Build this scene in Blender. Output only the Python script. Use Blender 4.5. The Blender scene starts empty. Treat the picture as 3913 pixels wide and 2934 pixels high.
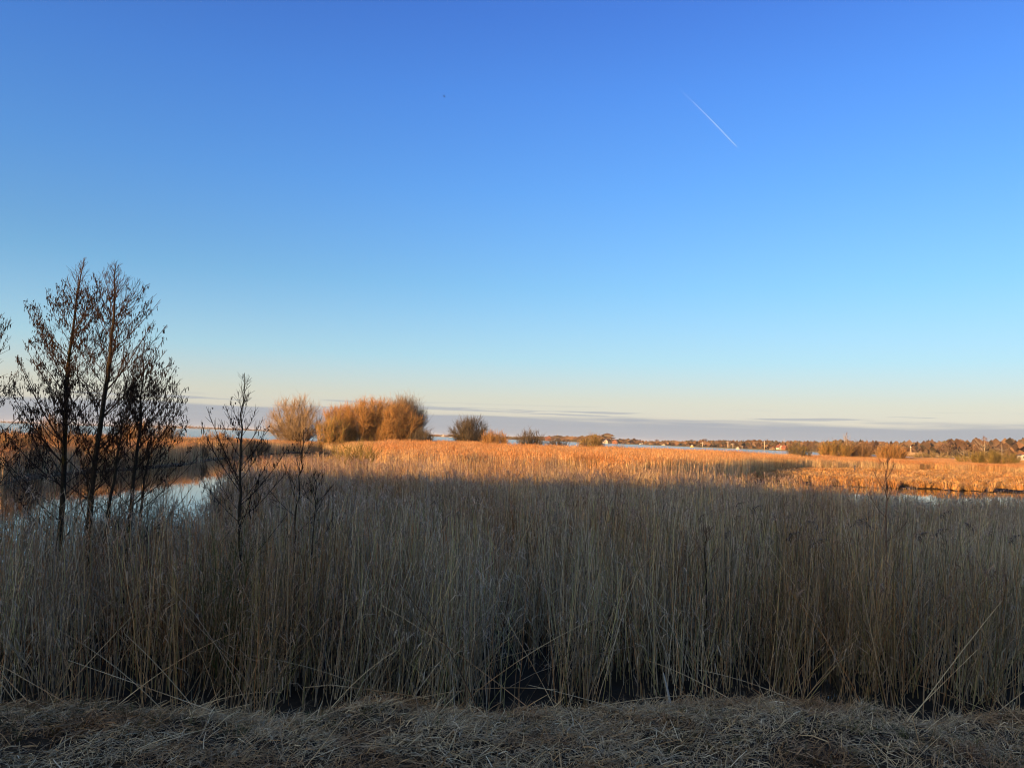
import bpy, math, random
import numpy as np
from mathutils import Vector, Matrix

sc = bpy.context.scene
col = sc.collection
random.seed(7)
RNG = np.random.default_rng(7)
R = math.radians

# ------------------------------------------------------------------ camera
W, H, F = 3913.0, 2934.0, 2900.0           # photograph size and focal length in its pixels
EYE = 3.2
ROT = Matrix.Rotation(R(90 + 4.06), 3, 'X') @ Matrix.Rotation(R(1.76), 3, 'Z')
cam = bpy.data.cameras.new('camera')
cam.sensor_width = 36.0
cam.lens = 36.0 * F / W
cam.clip_start = 0.1
cam.clip_end = 120000.0
cam_ob = bpy.data.objects.new('camera', cam)
col.objects.link(cam_ob)
cam_ob.matrix_world = Matrix.Translation((0, 0, EYE)) @ ROT.to_4x4()
sc.camera = cam_ob

# ------------------------------------------------------------------ light
SUN_EL, SUN_AZ = R(6.5), R(42)             # low sun, behind the camera to its left
world = bpy.data.worlds.new('World')
sc.world = world
world.use_nodes = True
wn = world.node_tree
wl = wn.links


def wnode(t, **kw):
    n = wn.nodes.new(t)
    for k, v in kw.items():
        setattr(n, k, v)
    return n


def wmath(op, a, b=None, c=None):
    n = wnode('ShaderNodeMath', operation=op)
    for i, v in enumerate((a, b, c)):
        if v is None:
            continue
        if isinstance(v, (int, float)):
            n.inputs[i].default_value = v
        else:
            wl.new(v, n.inputs[i])
    return n.outputs[0]


def wmix(fac, a, b, blend='MIX'):
    n = wnode('ShaderNodeMix', data_type='RGBA', blend_type=blend)
    for sock, v in ((n.inputs[0], fac), (n.inputs[6], a), (n.inputs[7], b)):
        if isinstance(v, (int, float)):
            sock.default_value = v
        elif isinstance(v, tuple):
            sock.default_value = (*v, 1)
        else:
            wl.new(v, sock)
    return n.outputs[2]


bg = wn.nodes['Background']
sky_tex = wnode('ShaderNodeTexSky', sky_type='NISHITA', sun_disc=False)
sky_tex.sun_elevation = SUN_EL
sky_tex.sun_rotation = R(180) + SUN_AZ
sky_tex.air_density = 1.0
sky_tex.dust_density = 1.0
sky_tex.ozone_density = 1.5
tc = wnode('ShaderNodeTexCoord')
sep = wnode('ShaderNodeSeparateXYZ')
wl.new(tc.outputs['Generated'], sep.inputs[0])
elev = wmath('ARCSINE', sep.outputs[2])                      # radians
ramp = wnode('ShaderNodeValToRGB')
wl.new(wmath('DIVIDE', elev, R(40)), ramp.inputs[0])
def elev_ramp(rows, top):
    n = wnode('ShaderNodeValToRGB')
    wl.new(wmath('DIVIDE', elev, R(90)), n.inputs[0])
    els = n.color_ramp.elements
    while len(els) < len(rows):
        els.new(0.5)
    for e, (d, c) in zip(els, rows):
        e.position = d / 90
        e.color = (*[v / top for v in c], 1)
    return wmix(1.0, n.outputs[0], (top, top, top), 'MULTIPLY')


# degrees of elevation; colour of the clear evening air opposite the sun, and its ratio to the sky model
AIR = [(0.3, (1.68, 1.56, 1.42)), (1.4, (1.80, 1.71, 1.46)), (2.9, (1.82, 1.86, 1.60)), (5.9, (1.24, 1.98, 2.32)),
       (11.3, (0.705, 1.62, 2.59)), (18.3, (0.393, 1.138, 2.59)), (24.9, (0.257, 0.813, 2.33)), (30.4, (0.184, 0.58, 1.95)), (60, (0.17, 0.52, 1.75)), (88, (0.16, 0.50, 1.65))]
RATIO = [(0.3, (0.76, 0.866, 1.884)), (1.4, (0.618, 0.661, 1.197)), (2.9, (0.533, 0.529, 0.782)), (5.9, (0.412, 0.511, 0.716)), (11.3, (0.34, 0.518, 0.737)), (18.3, (0.284, 0.506, 0.87)), (24.9, (0.247, 0.468, 0.943)), (30.4, (0.218, 0.406, 0.923)), (60, (0.43, 0.761, 1.607)), (88, (0.501, 0.915, 1.894))]
graded = wmix(1.0, sky_tex.outputs[0], elev_ramp(RATIO, 8.0), 'MULTIPLY')
flat = wnode('ShaderNodeMapRange', interpolation_type='SMOOTHSTEP')
wl.new(elev, flat.inputs[0])
flat.inputs[1].default_value = R(14)
flat.inputs[2].default_value = R(0)
flat.inputs[3].default_value = 0.15
flat.inputs[4].default_value = 0.78
graded = wmix(flat.outputs[0], graded, elev_ramp(AIR, 3.0))
# the grading belongs to the half of the sky away from the sun; towards the sun the model is left as it is
away = wnode('ShaderNodeVectorMath', operation='DOT_PRODUCT')
wl.new(tc.outputs['Generated'], away.inputs[0])
away.inputs[1].default_value = (math.sin(SUN_AZ), math.cos(SUN_AZ), 0)
half = wnode('ShaderNodeMapRange', interpolation_type='SMOOTHSTEP')
wl.new(away.outputs['Value'], half.inputs[0])
half.inputs[1].default_value = -0.50
half.inputs[2].default_value = 0.20
sky_rgb = wmix(half.outputs[0], sky_tex.outputs[0], graded)
# low bank of cloud along the horizon, with thin streaks above it
mp = wnode('ShaderNodeMapping')
wl.new(tc.outputs['Generated'], mp.inputs[0])
mp.inputs['Scale'].default_value = (5, 5, 110)
mp.inputs['Location'].default_value = (6.6, 8.8, 4.4)
nz = wnode('ShaderNodeTexNoise')
nz.inputs['Scale'].default_value = 1.0
nz.inputs['Detail'].default_value = 5.0
wl.new(mp.outputs[0], nz.inputs['Vector'])
mp2 = wnode('ShaderNodeMapping')
wl.new(tc.outputs['Generated'], mp2.inputs[0])
mp2.inputs['Scale'].default_value = (7, 7, 230)
mp2.inputs['Location'].default_value = (4.4, 6.6, 8.8)
nz2 = wnode('ShaderNodeTexNoise')
nz2.inputs['Scale'].default_value = 1.0
nz2.inputs['Detail'].default_value = 4.0
wl.new(mp2.outputs[0], nz2.inputs['Vector'])
edge = wmath('ADD', R(1.65), wmath('MULTIPLY', wmath('SUBTRACT', nz.outputs[0], 0.5), R(1.6)))
ms = wnode('ShaderNodeMapRange', interpolation_type='SMOOTHSTEP')
wl.new(wmath('SUBTRACT', edge, elev), ms.inputs[0])
ms.inputs[1].default_value = -R(0.22)
ms.inputs[2].default_value = R(0.28)
streak = wnode('ShaderNodeMapRange', interpolation_type='SMOOTHSTEP')
wl.new(nz2.outputs[0], streak.inputs[0])
streak.inputs[1].default_value = 0.53
streak.inputs[2].default_value = 0.62
band = wnode('ShaderNodeMapRange', interpolation_type='SMOOTHSTEP')
wl.new(wmath('ABSOLUTE', wmath('SUBTRACT', elev, R(2.05))), band.inputs[0])
band.inputs[1].default_value = R(0.55)
band.inputs[2].default_value = R(0.15)
streaks = wmath('MULTIPLY', wmath('MULTIPLY', streak.outputs[0], band.outputs[0]), 0.75)
cloud_mask = wmath('MULTIPLY', wmath('MAXIMUM', ms.outputs[0], streaks), 0.9)
cloud_col = wmix(nz2.outputs[0], (0.95, 1.04, 1.18), (1.10, 1.17, 1.28))
sky_rgb = wmix(cloud_mask, sky_rgb, cloud_col)
wl.new(sky_rgb, bg.inputs[0])
bg.inputs[1].default_value = 0.15
world.cycles.sampling_method = 'MANUAL'
world.cycles.sample_map_resolution = 2048

sun = bpy.data.lights.new('sun', 'SUN')
sun.energy = 5.0
sun.angle = R(0.5)
sun.color = (1.0, 0.515, 0.165)
sun_ob = bpy.data.objects.new('sun', sun)
col.objects.link(sun_ob)
to_sun = Vector((-math.sin(SUN_AZ) * math.cos(SUN_EL), -math.cos(SUN_AZ) * math.cos(SUN_EL), math.sin(SUN_EL)))
sun_ob.rotation_euler = to_sun.to_track_quat('Z', 'Y').to_euler()
sun_ob.location = to_sun * 60

vs = sc.view_settings
vs.view_transform = 'Standard'
vs.look = 'None'
vs.gamma = 1.0
vs.use_curve_mapping = False
vs.exposure = 1.38
sc.cycles.use_denoising = True
sc.cycles.pixel_filter_type = 'BLACKMAN_HARRIS'
sc.cycles.filter_width = 1.05
sc.cycles.max_bounces = 6
sc.cycles.diffuse_bounces = 3
sc.cycles.glossy_bounces = 3
sc.cycles.transparent_max_bounces = 8
sc.cycles.sample_clamp_indirect = 4.0

# ------------------------------------------------------------------ geometry helpers
RM = np.array([list(r) for r in ROT])


def hor(px):
    """Image row of the horizon in column px."""
    a = (px - W / 2) / F
    b = (RM[2, 2] - RM[2, 0] * a) / RM[2, 1]
    return H / 2 - b * F


def gx(px, Y):
    """World x of the point on the sight line of column px (at the horizon) at depth Y."""
    a = (np.asarray(px, float) - W / 2) / F
    b = (RM[2, 2] - RM[2, 0] * a) / RM[2, 1]
    dx = RM[0, 0] * a + RM[0, 1] * b - RM[0, 2]
    dy = RM[1, 0] * a + RM[1, 1] * b - RM[1, 2]
    return dx / dy * Y


def at(px, py, Y):
    a, b = (px - W / 2) / F, -(py - H / 2) / F
    d = RM @ np.array([a, b, -1.0])
    d = d / d[1] * Y
    return Vector((d[0], Y, EYE + d[2]))


def gy(px, py, z=0.0):
    """Depth at which the sight line through (px, py) meets height z."""
    d = RM @ np.array([(px - W / 2) / F, -(py - H / 2) / F, -1.0])
    return float((z - EYE) / d[2] * d[1])


def noise1(x, seed=0):
    r = np.random.default_rng(seed)
    ph, fr = r.uniform(0, 6.28, 6), r.uniform(0.6, 1.6, 6)
    return sum(np.sin(x * fr[i] * (1.9 ** i) * 0.5 + ph[i]) / (1.6 ** i) for i in range(6)) / 2.0


def noise2(x, y, seed=0):
    r = np.random.default_rng(seed)
    out = 0
    for i in range(8):
        a, f, p = r.uniform(0, 6.28), r.uniform(0.5, 1.5) * (1.45 ** i) * 0.6, r.uniform(0, 6.28)
        out = out + np.sin((x * math.cos(a) + y * math.sin(a)) * f + p) / (1.25 ** i)
    return out / 3.0


class MB:
    """Collects tubes, ribbons and boxes, then links them as one mesh object."""

    def __init__(s):
        s.v, s.f, s.c, s.n = [], [], [], 0

    def add(s, v, f, c=(1, 1, 1)):
        v = np.asarray(v, float)
        s.v.append(v)
        s.f.extend([tuple(i + s.n for i in q) for q in f])
        c = np.asarray(c, float)
        s.c.append(np.broadcast_to(c, (len(v), 3)) if c.ndim == 1 else c)
        s.n += len(v)

    def tube(s, pts, rad, sides=5, c=(1, 1, 1), cap=False):
        pts = np.asarray(pts, float)
        n = len(pts)
        rad = np.broadcast_to(np.asarray(rad, float), (n,))
        t = np.gradient(pts, axis=0)
        t /= np.linalg.norm(t, axis=1, keepdims=True) + 1e-9
        m = t.mean(0)
        ref = np.array([1.0, 0, 0]) if abs(m[0]) < 0.7 else np.array([0, 1.0, 0])
        u = np.cross(t, ref)
        u /= np.linalg.norm(u, axis=1, keepdims=True) + 1e-9
        w = np.cross(t, u)
        a = np.arange(sides) * 2 * math.pi / sides
        ring = (u[:, None, :] * np.cos(a)[None, :, None] + w[:, None, :] * np.sin(a)[None, :, None]) * rad[:, None, None]
        v = (pts[:, None, :] + ring).reshape(-1, 3)
        f = []
        for i in range(n - 1):
            for k in range(sides):
                k2 = (k + 1) % sides
                f.append((i * sides + k, i * sides + k2, (i + 1) * sides + k2, (i + 1) * sides + k))
        if cap:
            f.append(tuple(range(sides))[::-1])
            f.append(tuple((n - 1) * sides + k for k in range(sides)))
        cc = np.asarray(c, float)
        if cc.ndim == 2:
            cc = np.repeat(cc, sides, axis=0)
        s.add(v, f, cc)

    def ribbon(s, pts, wid, side, c=(1, 1, 1)):
        pts = np.asarray(pts, float)
        n = len(pts)
        wid = np.broadcast_to(np.asarray(wid, float), (n,))
        side = np.asarray(side, float)
        side = side / (np.linalg.norm(side) + 1e-9)
        v = np.concatenate([pts - side * wid[:, None] / 2, pts + side * wid[:, None] / 2])
        s.add(v, [(i, i + 1, n + i + 1, n + i) for i in range(n - 1)], c)

    def spindle(s, p, q, r, sides=4, c=(1, 1, 1)):
        p, q = np.asarray(p, float), np.asarray(q, float)
        s.tube([p, p * 0.75 + q * 0.25, p * 0.2 + q * 0.8, q], [r * 0.3, r, r * 0.9, r * 0.15], sides, c)

    def box(s, lo, hi, c=(1, 1, 1)):
        x0, y0, z0 = lo
        x1, y1, z1 = hi
        v = [(x0, y0, z0), (x1, y0, z0), (x1, y1, z0), (x0, y1, z0), (x0, y0, z1), (x1, y0, z1), (x1, y1, z1), (x0, y1, z1)]
        s.add(v, [(3, 2, 1, 0), (4, 5, 6, 7), (0, 1, 5, 4), (1, 2, 6, 5), (2, 3, 7, 6), (3, 0, 4, 7)], c)

    def mesh(s, name, mat, smooth=True):
        me = bpy.data.meshes.new(name)
        v = np.concatenate(s.v) if s.v else np.zeros((0, 3))
        me.from_pydata(v.tolist(), [], s.f)
        if s.v:
            ca = me.color_attributes.new('tone', 'FLOAT_COLOR', 'POINT')
            c = np.concatenate(s.c)
            ca.data.foreach_set('color', np.concatenate([c, np.ones((len(c), 1))], 1).astype(np.float32).ravel())
        me.materials.append(mat)
        if smooth:
            me.polygons.foreach_set('use_smooth', [True] * len(me.polygons))
        me.update()
        return me

    def build(s, name, mat, parent=None, smooth=True):
        o = bpy.data.objects.new(name, s.mesh(name, mat, smooth))
        col.objects.link(o)
        o.parent = parent
        return o


def tag(o, label=None, cat=None, group=None, kind=None):
    for k, v in (('label', label), ('category', cat), ('group', group), ('kind', kind)):
        if v:
            o[k] = v
    return o


def empty(name, loc, label, cat, group=None):
    o = bpy.data.objects.new(name, None)
    o.empty_display_size = 0.2
    o.location = loc
    col.objects.link(o)
    return tag(o, label, cat, group)


def sheet(name, xs, ys, zf, mat, kind='structure'):
    X, Y = np.meshgrid(xs, ys)
    Z = zf(X, Y)
    v = np.stack([X, Y, Z], -1).reshape(-1, 3)
    nx, ny = len(xs), len(ys)
    f = [(j * nx + i, j * nx + i + 1, (j + 1) * nx + i + 1, (j + 1) * nx + i) for j in range(ny - 1) for i in range(nx - 1)]
    b = MB()
    b.add(v, f)
    return tag(b.build(name, mat), kind=kind)


def poly(name, pts, z, mat, kind='structure', depth=0.0):
    """A polygon seen from above; with depth it also gets side walls going down."""
    n = len(pts)
    v = [(x, y, z) for x, y in pts]
    f = [tuple(range(n))]
    if depth:
        v += [(x, y, z - depth) for x, y in pts]
        f += [(i, i + n, (i + 1) % n + n, (i + 1) % n) for i in range(n)]
    b = MB()
    b.add(v, f)
    return tag(b.build(name, mat, smooth=False), kind=kind)


# ------------------------------------------------------------------ materials
def material(name, base=(0.5, 0.5, 0.5), rough=0.8, spec=0.2, tone=False, rnd=0.0, patch=None, patch_scale=0.1,
             patch_lo=0.45, patch_hi=0.62, grain=0.0, grain_scale=30.0, translucent=0.0, bump=0.0, bump_scale=20.0):
    m = bpy.data.materials.new(name)
    m.use_nodes = True
    nt = m.node_tree
    L = nt.links
    b = nt.nodes['Principled BSDF']
    b.inputs['Roughness'].default_value = rough
    b.inputs['Specular IOR Level'].default_value = spec

    def mix(fac, a, c, blend='MIX'):
        n = nt.nodes.new('ShaderNodeMix')
        n.data_type = 'RGBA'
        n.blend_type = blend
        for sock, v in ((n.inputs[0], fac), (n.inputs[6], a), (n.inputs[7], c)):
            if isinstance(v, (int, float)):
                sock.default_value = v
            elif isinstance(v, tuple):
                sock.default_value = (*v, 1)
            else:
                L.new(v, sock)
        return n.outputs[2]

    c = base
    if tone:
        a = nt.nodes.new('ShaderNodeAttribute')
        a.attribute_name = 'tone'
        c = mix(1.0, a.outputs['Color'], base, 'MULTIPLY')
    geo = nt.nodes.new('ShaderNodeNewGeometry')

    def noise(scale, detail=3):
        n = nt.nodes.new('ShaderNodeTexNoise')
        n.inputs['Scale'].default_value = scale
        n.inputs['Detail'].default_value = detail
        L.new(geo.outputs['Position'], n.inputs['Vector'])
        return n.outputs[0]

    if patch:
        mr = nt.nodes.new('ShaderNodeMapRange')
        mr.interpolation_type = 'SMOOTHSTEP'
        L.new(noise(patch_scale), mr.inputs[0])
        mr.inputs[1].default_value = patch_lo
        mr.inputs[2].default_value = patch_hi
        c = mix(mr.outputs[0], c, mix(1.0, c, patch, 'MULTIPLY'))
    if rnd:
        oi = nt.nodes.new('ShaderNodeObjectInfo')
        mr = nt.nodes.new('ShaderNodeMapRange')
        L.new(oi.outputs['Random'], mr.inputs[0])
        mr.inputs[3].default_value = 1 - rnd
        mr.inputs[4].default_value = 1 + rnd
        n = nt.nodes.new('ShaderNodeVectorMath')
        n.operation = 'SCALE'
        if isinstance(c, tuple):
            n.inputs[0].default_value = c
        else:
            L.new(c, n.inputs[0])
        L.new(mr.outputs[0], n.inputs['Scale'])
        c = n.outputs[0]
    if grain:
        mr = nt.nodes.new('ShaderNodeMapRange')
        L.new(noise(grain_scale, 5), mr.inputs[0])
        mr.inputs[1].default_value = 0.3
        mr.inputs[2].default_value = 0.7
        mr.inputs[3].default_value = 1 - grain
        mr.inputs[4].default_value = 1 + grain
        n = nt.nodes.new('ShaderNodeVectorMath')
        n.operation = 'SCALE'
        if isinstance(c, tuple):
            n.inputs[0].default_value = c
        else:
            L.new(c, n.inputs[0])
        L.new(mr.outputs[0], n.inputs['Scale'])
        c = n.outputs[0]
    if isinstance(c, tuple):
        b.inputs['Base Color'].default_value = (*c, 1)
    else:
        L.new(c, b.inputs['Base Color'])
    if bump:
        bn = nt.nodes.new('ShaderNodeBump')
        bn.inputs['Strength'].default_value = bump
        bn.inputs['Distance'].default_value = 0.1
        L.new(noise(bump_scale, 6), bn.inputs['Height'])
        L.new(bn.outputs[0], b.inputs['Normal'])
    if translucent:
        t = nt.nodes.new('ShaderNodeBsdfTranslucent')
        if isinstance(c, tuple):
            t.inputs[0].default_value = (*c, 1)
        else:
            L.new(c, t.inputs[0])
        ms_ = nt.nodes.new('ShaderNodeMixShader')
        ms_.inputs[0].default_value = translucent
        L.new(b.outputs[0], ms_.inputs[1])
        L.new(t.outputs[0], ms_.inputs[2])
        L.new(ms_.outputs[0], nt.nodes['Material Output'].inputs['Surface'])
    return m


def water_material(name, base, rough, ripples, ior=1.333):
    """ripples: list of (scale x, scale y, strength, distance)."""
    m = bpy.data.materials.new(name)
    m.use_nodes = True
    nt = m.node_tree
    b = nt.nodes['Principled BSDF']
    b.inputs['Base Color'].default_value = (*base, 1)
    b.inputs['Roughness'].default_value = rough
    b.inputs['IOR'].default_value = ior
    geo = nt.nodes.new('ShaderNodeNewGeometry')
    prev = None
    for sx, sy, st, di in ripples:
        mp_ = nt.nodes.new('ShaderNodeMapping')
        mp_.inputs['Scale'].default_value = (sx, sy, 1)
        nt.links.new(geo.outputs['Position'], mp_.inputs[0])
        n = nt.nodes.new('ShaderNodeTexNoise')
        n.inputs['Scale'].default_value = 1
        n.inputs['Detail'].default_value = 3
        nt.links.new(mp_.outputs[0], n.inputs['Vector'])
        bn = nt.nodes.new('ShaderNodeBump')
        bn.inputs['Strength'].default_value = st
        bn.inputs['Distance'].default_value = di
        nt.links.new(n.outputs[0], bn.inputs['Height'])
        if prev:
            nt.links.new(prev, bn.inputs['Normal'])
        prev = bn.outputs[0]
    if prev:
        nt.links.new(prev, b.inputs['Normal'])
    return m


M = {}
M['soil'] = material('wet soil', (0.048, 0.031, 0.018), 0.95, 0.03, grain=0.5, grain_scale=6, bump=0.6, bump_scale=14)
M['marsh'] = material('marsh ground', (0.12, 0.085, 0.05), 0.95, 0.1, grain=0.5, grain_scale=2.0, bump=0.5, bump_scale=4)
M['mud'] = material('dark mud', (0.028, 0.021, 0.014), 0.95, 0.05, grain=0.4, grain_scale=1.5, bump=0.4, bump_scale=5)
M['grass'] = material('dike grass', (0.06, 0.075, 0.03), 0.9, 0.1, grain=0.4, grain_scale=3, bump=0.4, bump_scale=8)
M['path'] = material('path gravel', (0.20, 0.19, 0.175), 0.9, 0.2, grain=0.35, grain_scale=60, bump=0.4, bump_scale=90)
M['land'] = material('far land', (0.10, 0.09, 0.05), 0.95, 0.1, grain=0.4, grain_scale=0.05)
M['reed'] = material('reed', (1, 1, 1), 0.7, 0.15, translucent=0.26, tone=True, rnd=0.18, patch=(0.80, 0.66, 0.55), patch_scale=0.32)
M['reed_gold'] = material('tall reed', (1, 1, 1), 0.7, 0.15, tone=True, rnd=0.16, patch=(0.95, 0.78, 0.62), patch_scale=0.12)
M['litter'] = material('straw litter', (1, 1, 1), 0.75, 0.15, tone=True, patch=(0.70, 0.55, 0.45), patch_scale=1.1)
M['bark'] = material('alder bark', (0.032, 0.025, 0.018), 0.9, 0.1, patch=(1.9, 1.7, 0.55), patch_scale=2.2, patch_lo=0.55, patch_hi=0.7, grain=0.4, grain_scale=25, bump=0.4, bump_scale=40)
M['twig'] = material('alder twig', (0.034, 0.021, 0.015), 0.8, 0.15, grain=0.3, grain_scale=8)
M['red_twig'] = material('reddish twig', (0.17, 0.095, 0.06), 0.8, 0.15, grain=0.3, grain_scale=8)
M['catkin'] = material('catkin', (0.020, 0.013, 0.010), 0.95, 0.05, tone=True)
M['willow_bark'] = material('willow bark', (0.17, 0.125, 0.075), 0.9, 0.1, grain=0.4, grain_scale=3)
M['tw'] = material('willow twig', (1, 1, 1), 0.8, 0.15, tone=True, grain=0.25, grain_scale=0.8)
M['olive'] = material('olive stems', (0.10, 0.10, 0.03), 0.7, 0.2, grain=0.35, grain_scale=12)
M['wood'] = material('far crown', (1, 1, 1), 0.95, 0.05, tone=True, rnd=0.3, grain=0.3, grain_scale=0.15)
M['lake'] = water_material('lake surface', (0.02, 0.035, 0.045), 0.12, [(0.25, 0.6, 0.5, 0.35), (1.5, 3.5, 0.35, 0.08)])
M['channel'] = water_material('still water', (0.008, 0.010, 0.010), 0.015, [(0.7, 2.2, 0.05, 0.008), (4, 9, 0.04, 0.002)], 2.1)
M['white'] = material('white wall', (0.46, 0.44, 0.41), 0.7)
M['brick'] = material('red brick wall', (0.20, 0.095, 0.07), 0.85, grain=0.15, grain_scale=1)
M['tile'] = material('roof tiles', (0.19, 0.08, 0.055), 0.8, grain=0.2, grain_scale=1)
M['slate'] = material('dark roof', (0.07, 0.07, 0.075), 0.7)
M['glass'] = material('window glass', (0.03, 0.035, 0.04), 0.08, 0.5)
M['pole'] = material('pale mast', (0.36, 0.31, 0.26), 0.6, 0.3)
M['pale_bark'] = material('pale bark', (0.30, 0.26, 0.21), 0.9, grain=0.3, grain_scale=0.6)
M['timber'] = material('weathered timber', (0.26, 0.19, 0.13), 0.85, grain=0.3, grain_scale=2)
M['yellow'] = material('yellow paint', (0.5, 0.32, 0.03), 0.5, 0.4)
M['feather'] = material('dark feathers', (0.03, 0.03, 0.035), 0.8)

# ------------------------------------------------------------------ ground and water
ground_b = MB()
ground_b.add([(-12000, -3000, -0.9), (12000, -3000, -0.9), (12000, 12000, -0.9), (-12000, 12000, -0.9)], [(0, 1, 2, 3)])
tag(ground_b.build('ground', M['land'], smooth=False), kind='structure')

# the bank the photographer looks over, sinking to the water's edge
EDGE = [(-400, 2700), (0, 2688), (350, 2678), (560, 2690), (700, 2700), (800, 2688), (980, 2715), (1150, 2732), (1290, 2705), (1400, 2680), (1500, 2652),
        (1650, 2660), (1800, 2684), (1900, 2712), (2000, 2700), (2100, 2690), (2200, 2690), (2300, 2672), (2500, 2668), (2750, 2655), (2900, 2648), (3050, 2658),
        (3170, 2678), (3300, 2685), (3400, 2742), (3500, 2760), (3600, 2722), (3800, 2690), (3913, 2680), (4300, 2680)]
EDGE_PX = [e[0] for e in EDGE]
EDGE_Y = [gy(a_, b_ + 38) for a_, b_ in EDGE]
_ex = np.array([float(gx(p, y)) for p, y in zip(EDGE_PX, EDGE_Y)])


def edge_y(x):
    return np.interp(x, _ex, EDGE_Y)


def bank_z(x, y):
    d = edge_y(x) - y                       # metres inland
    base = np.where(d < 0, d * 0.5, 0.42 * (1 - np.exp(-np.maximum(d, 0) / 1.1)))
    lump = noise2(x * 1.5, y * 2.2, 3) * 0.075 + noise2(x * 5.0, y * 6.0, 4) * 0.035
    return base + lump * np.clip(d + 0.35, 0, 1)


sheet('bank', np.linspace(-11, 11, 200), np.linspace(5.4, 10.6, 80), bank_z, M['soil'])


def shade_dike_z(x, y):  # unseen embankment behind the camera, sized to shade the near reeds
    crest = 7.50 + 0.50 / (1 + np.exp(-(x + 23) / 2.0)) + 0.07 * noise1(x * 0.09, 5) + 0.03 * noise1(x * 0.5, 6)  # crest raised along one stretch to keep the right-hand reeds in shade
    prof = np.interp(y, [-28, -12, -10, -1.5, 4.0], [-0.1, 1, 1, 0.0, 0.0])
    return 0.45 + prof * (crest - 0.45)


sheet('dike', np.linspace(-420, 420, 300), np.array([-28, -24, -18, -12, -11, -10, -8, -5, -1.5, 0, 1.9]), shade_dike_z, M['grass'])
poly('path', [(-300, 1.85), (300, 1.85), (300, 5.45), (-300, 5.45)], 0.462, M['path'], depth=1.3)

hb = MB()  # unseen brush added on the crest to cast patchy shade on the left bank
rh = np.random.default_rng(91)
for k in range(2600):
    x = rh.uniform(-108, -58)
    top = max(0.0, 1.2 + 2.4 * noise1(np.array(x * 0.55), 92))
    z = 7.3 + top * rh.uniform(0, 1)
    p = np.array([x, -11 + rh.normal(0, 0.5), z])
    d1 = rh.normal(0, 1, 3) * 0.3
    d2 = rh.normal(0, 1, 3) * 0.3
    hb.add([p - d1, p - d2, p + d1, p + d2], [(0, 1, 2, 3)], np.array((0.1, 0.09, 0.05)) * rh.uniform(0.6, 1.3))
M['shade_hedge'] = material('hedge leaves', (1, 1, 1), 0.9, 0.1, tone=True)
tag(hb.build('shade_hedge_scrub', M['shade_hedge'], smooth=False), kind='stuff')

# still water: flooded reed bed and the channel on the left
poly('channel_water', [(-160, 8.2), (160, 8.2), (260, 150), (-260, 150)], 0.0, M['channel'])
# lake behind the reed land
poly('lake_water', [(-9000, 150.0), (9000, 150.0), (9000, 9000), (-9000, 9000)], 0.0, M['lake'])

# near reed bed, back edge as distance per image column
NB_PX = [-300, 0, 300, 700, 850, 1000, 1150, 1300, 1450, 1900, 2350, 2600, 2900, 3300, 3700, 4200]
NB_Y = [15.0, 15.6, 16.4, 16.6, 23, 35, 39, 40, 39, 39, 38, 36, 34, 33, 31, 30]
# tall reeds beyond: front edge per column and back edge
TF_PX = [-300, 0, 250, 500, 700, 860, 1000, 1100, 1250, 1340, 1420, 1500, 2400, 2700, 2850, 3000, 3300, 4200]
TF_Y = [36] + [gy(a_, b_, 0.05) for a_, b_ in ((0, 1845), (250, 1808), (500, 1791), (700, 1775), (860, 1749), (1000, 1737), (1100, 1728), (1250, 1730))] + [112, 60, 43, 43, 50, 70, 90, 101, 104]
TB_PX = [-300, 0, 600, 900, 1100, 1700, 2000, 2700, 3000, 3150, 3300, 3500, 4200]
TB_Y = [95, 100, 108, 125, 140, 138, 108, 114, 118, 150, 175, 170, 190]
# low tussocky sedge on the right
SF_PX = [2350, 2500, 2700, 2900, 3000, 3300, 3500, 3650, 3800, 4200]
SF_Y = [44, 44, 48] + [gy(a_, b_, 0.05) for a_, b_ in ((2900, 1840), (3000, 1845), (3300, 1856), (3500, 1864), (3650, 1866), (3800, 1875), (4200, 1890))]
SB_Y = [44.5, 48, 58, 76, 92, 103, 104, 105, 106, 107]


def outline(fp, fy, bp, by, n=40):
    a = np.linspace(max(fp[0], bp[0]), min(fp[-1], bp[-1]), n)
    front = [(float(gx(p, y)), float(y)) for p, y in zip(a, np.interp(a, fp, fy))]
    back = [(float(gx(p, y)), float(y)) for p, y in zip(a, np.interp(a, bp, by))]
    return front + back[::-1]


poly('marsh_land', outline(TF_PX, [y - 0.3 for y in TF_Y], TB_PX, [y + 1.0 for y in TB_Y], 70), 0.10, M['marsh'], depth=0.6)
poly('mud_bank', outline(SF_PX, [y - 1.0 for y in SF_Y], SF_PX, [y + 0.5 for y in SB_Y], 40), 0.06, M['mud'], depth=0.6)

# dark mud sheet added over the flooded bed to darken gaps between stems, with one little bay of open water left in it
_a = np.linspace(-260, 4160, 150)
_f = np.interp(_a, EDGE_PX, EDGE_Y) - 0.5
_f = np.where((_a > 3150) & (_a < 3215), _f + 2.3, _f)
_b = np.maximum(np.interp(_a, NB_PX, NB_Y) - 0.8, _f + 0.3)
poly('dark_bed_sheet', [(float(gx(p, y)), float(y)) for p, y in zip(_a, _f)] + [(float(gx(p, y)), float(y)) for p, y in zip(_a, _b)][::-1], 0.012, M['mud'])

# far shores
SH_PX = [-900, 0, 700, 1030, 1660, 2200, 2380, 2650, 3000, 3250, 3480, 3900, 4900]
SH_Y = [4300, 4200, 3600, 3200, 2300, 1150, 900, 700, 560, 470, 400, 360, 340]
far_pts = [(float(gx(p, y)), y) for p, y in zip(SH_PX, SH_Y)]
poly('far_shore', far_pts + [(11500, 340), (11500, 11500), (-11500, 11500), (-11500, 4300)], 0.5, M['land'], depth=1.2)


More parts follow.
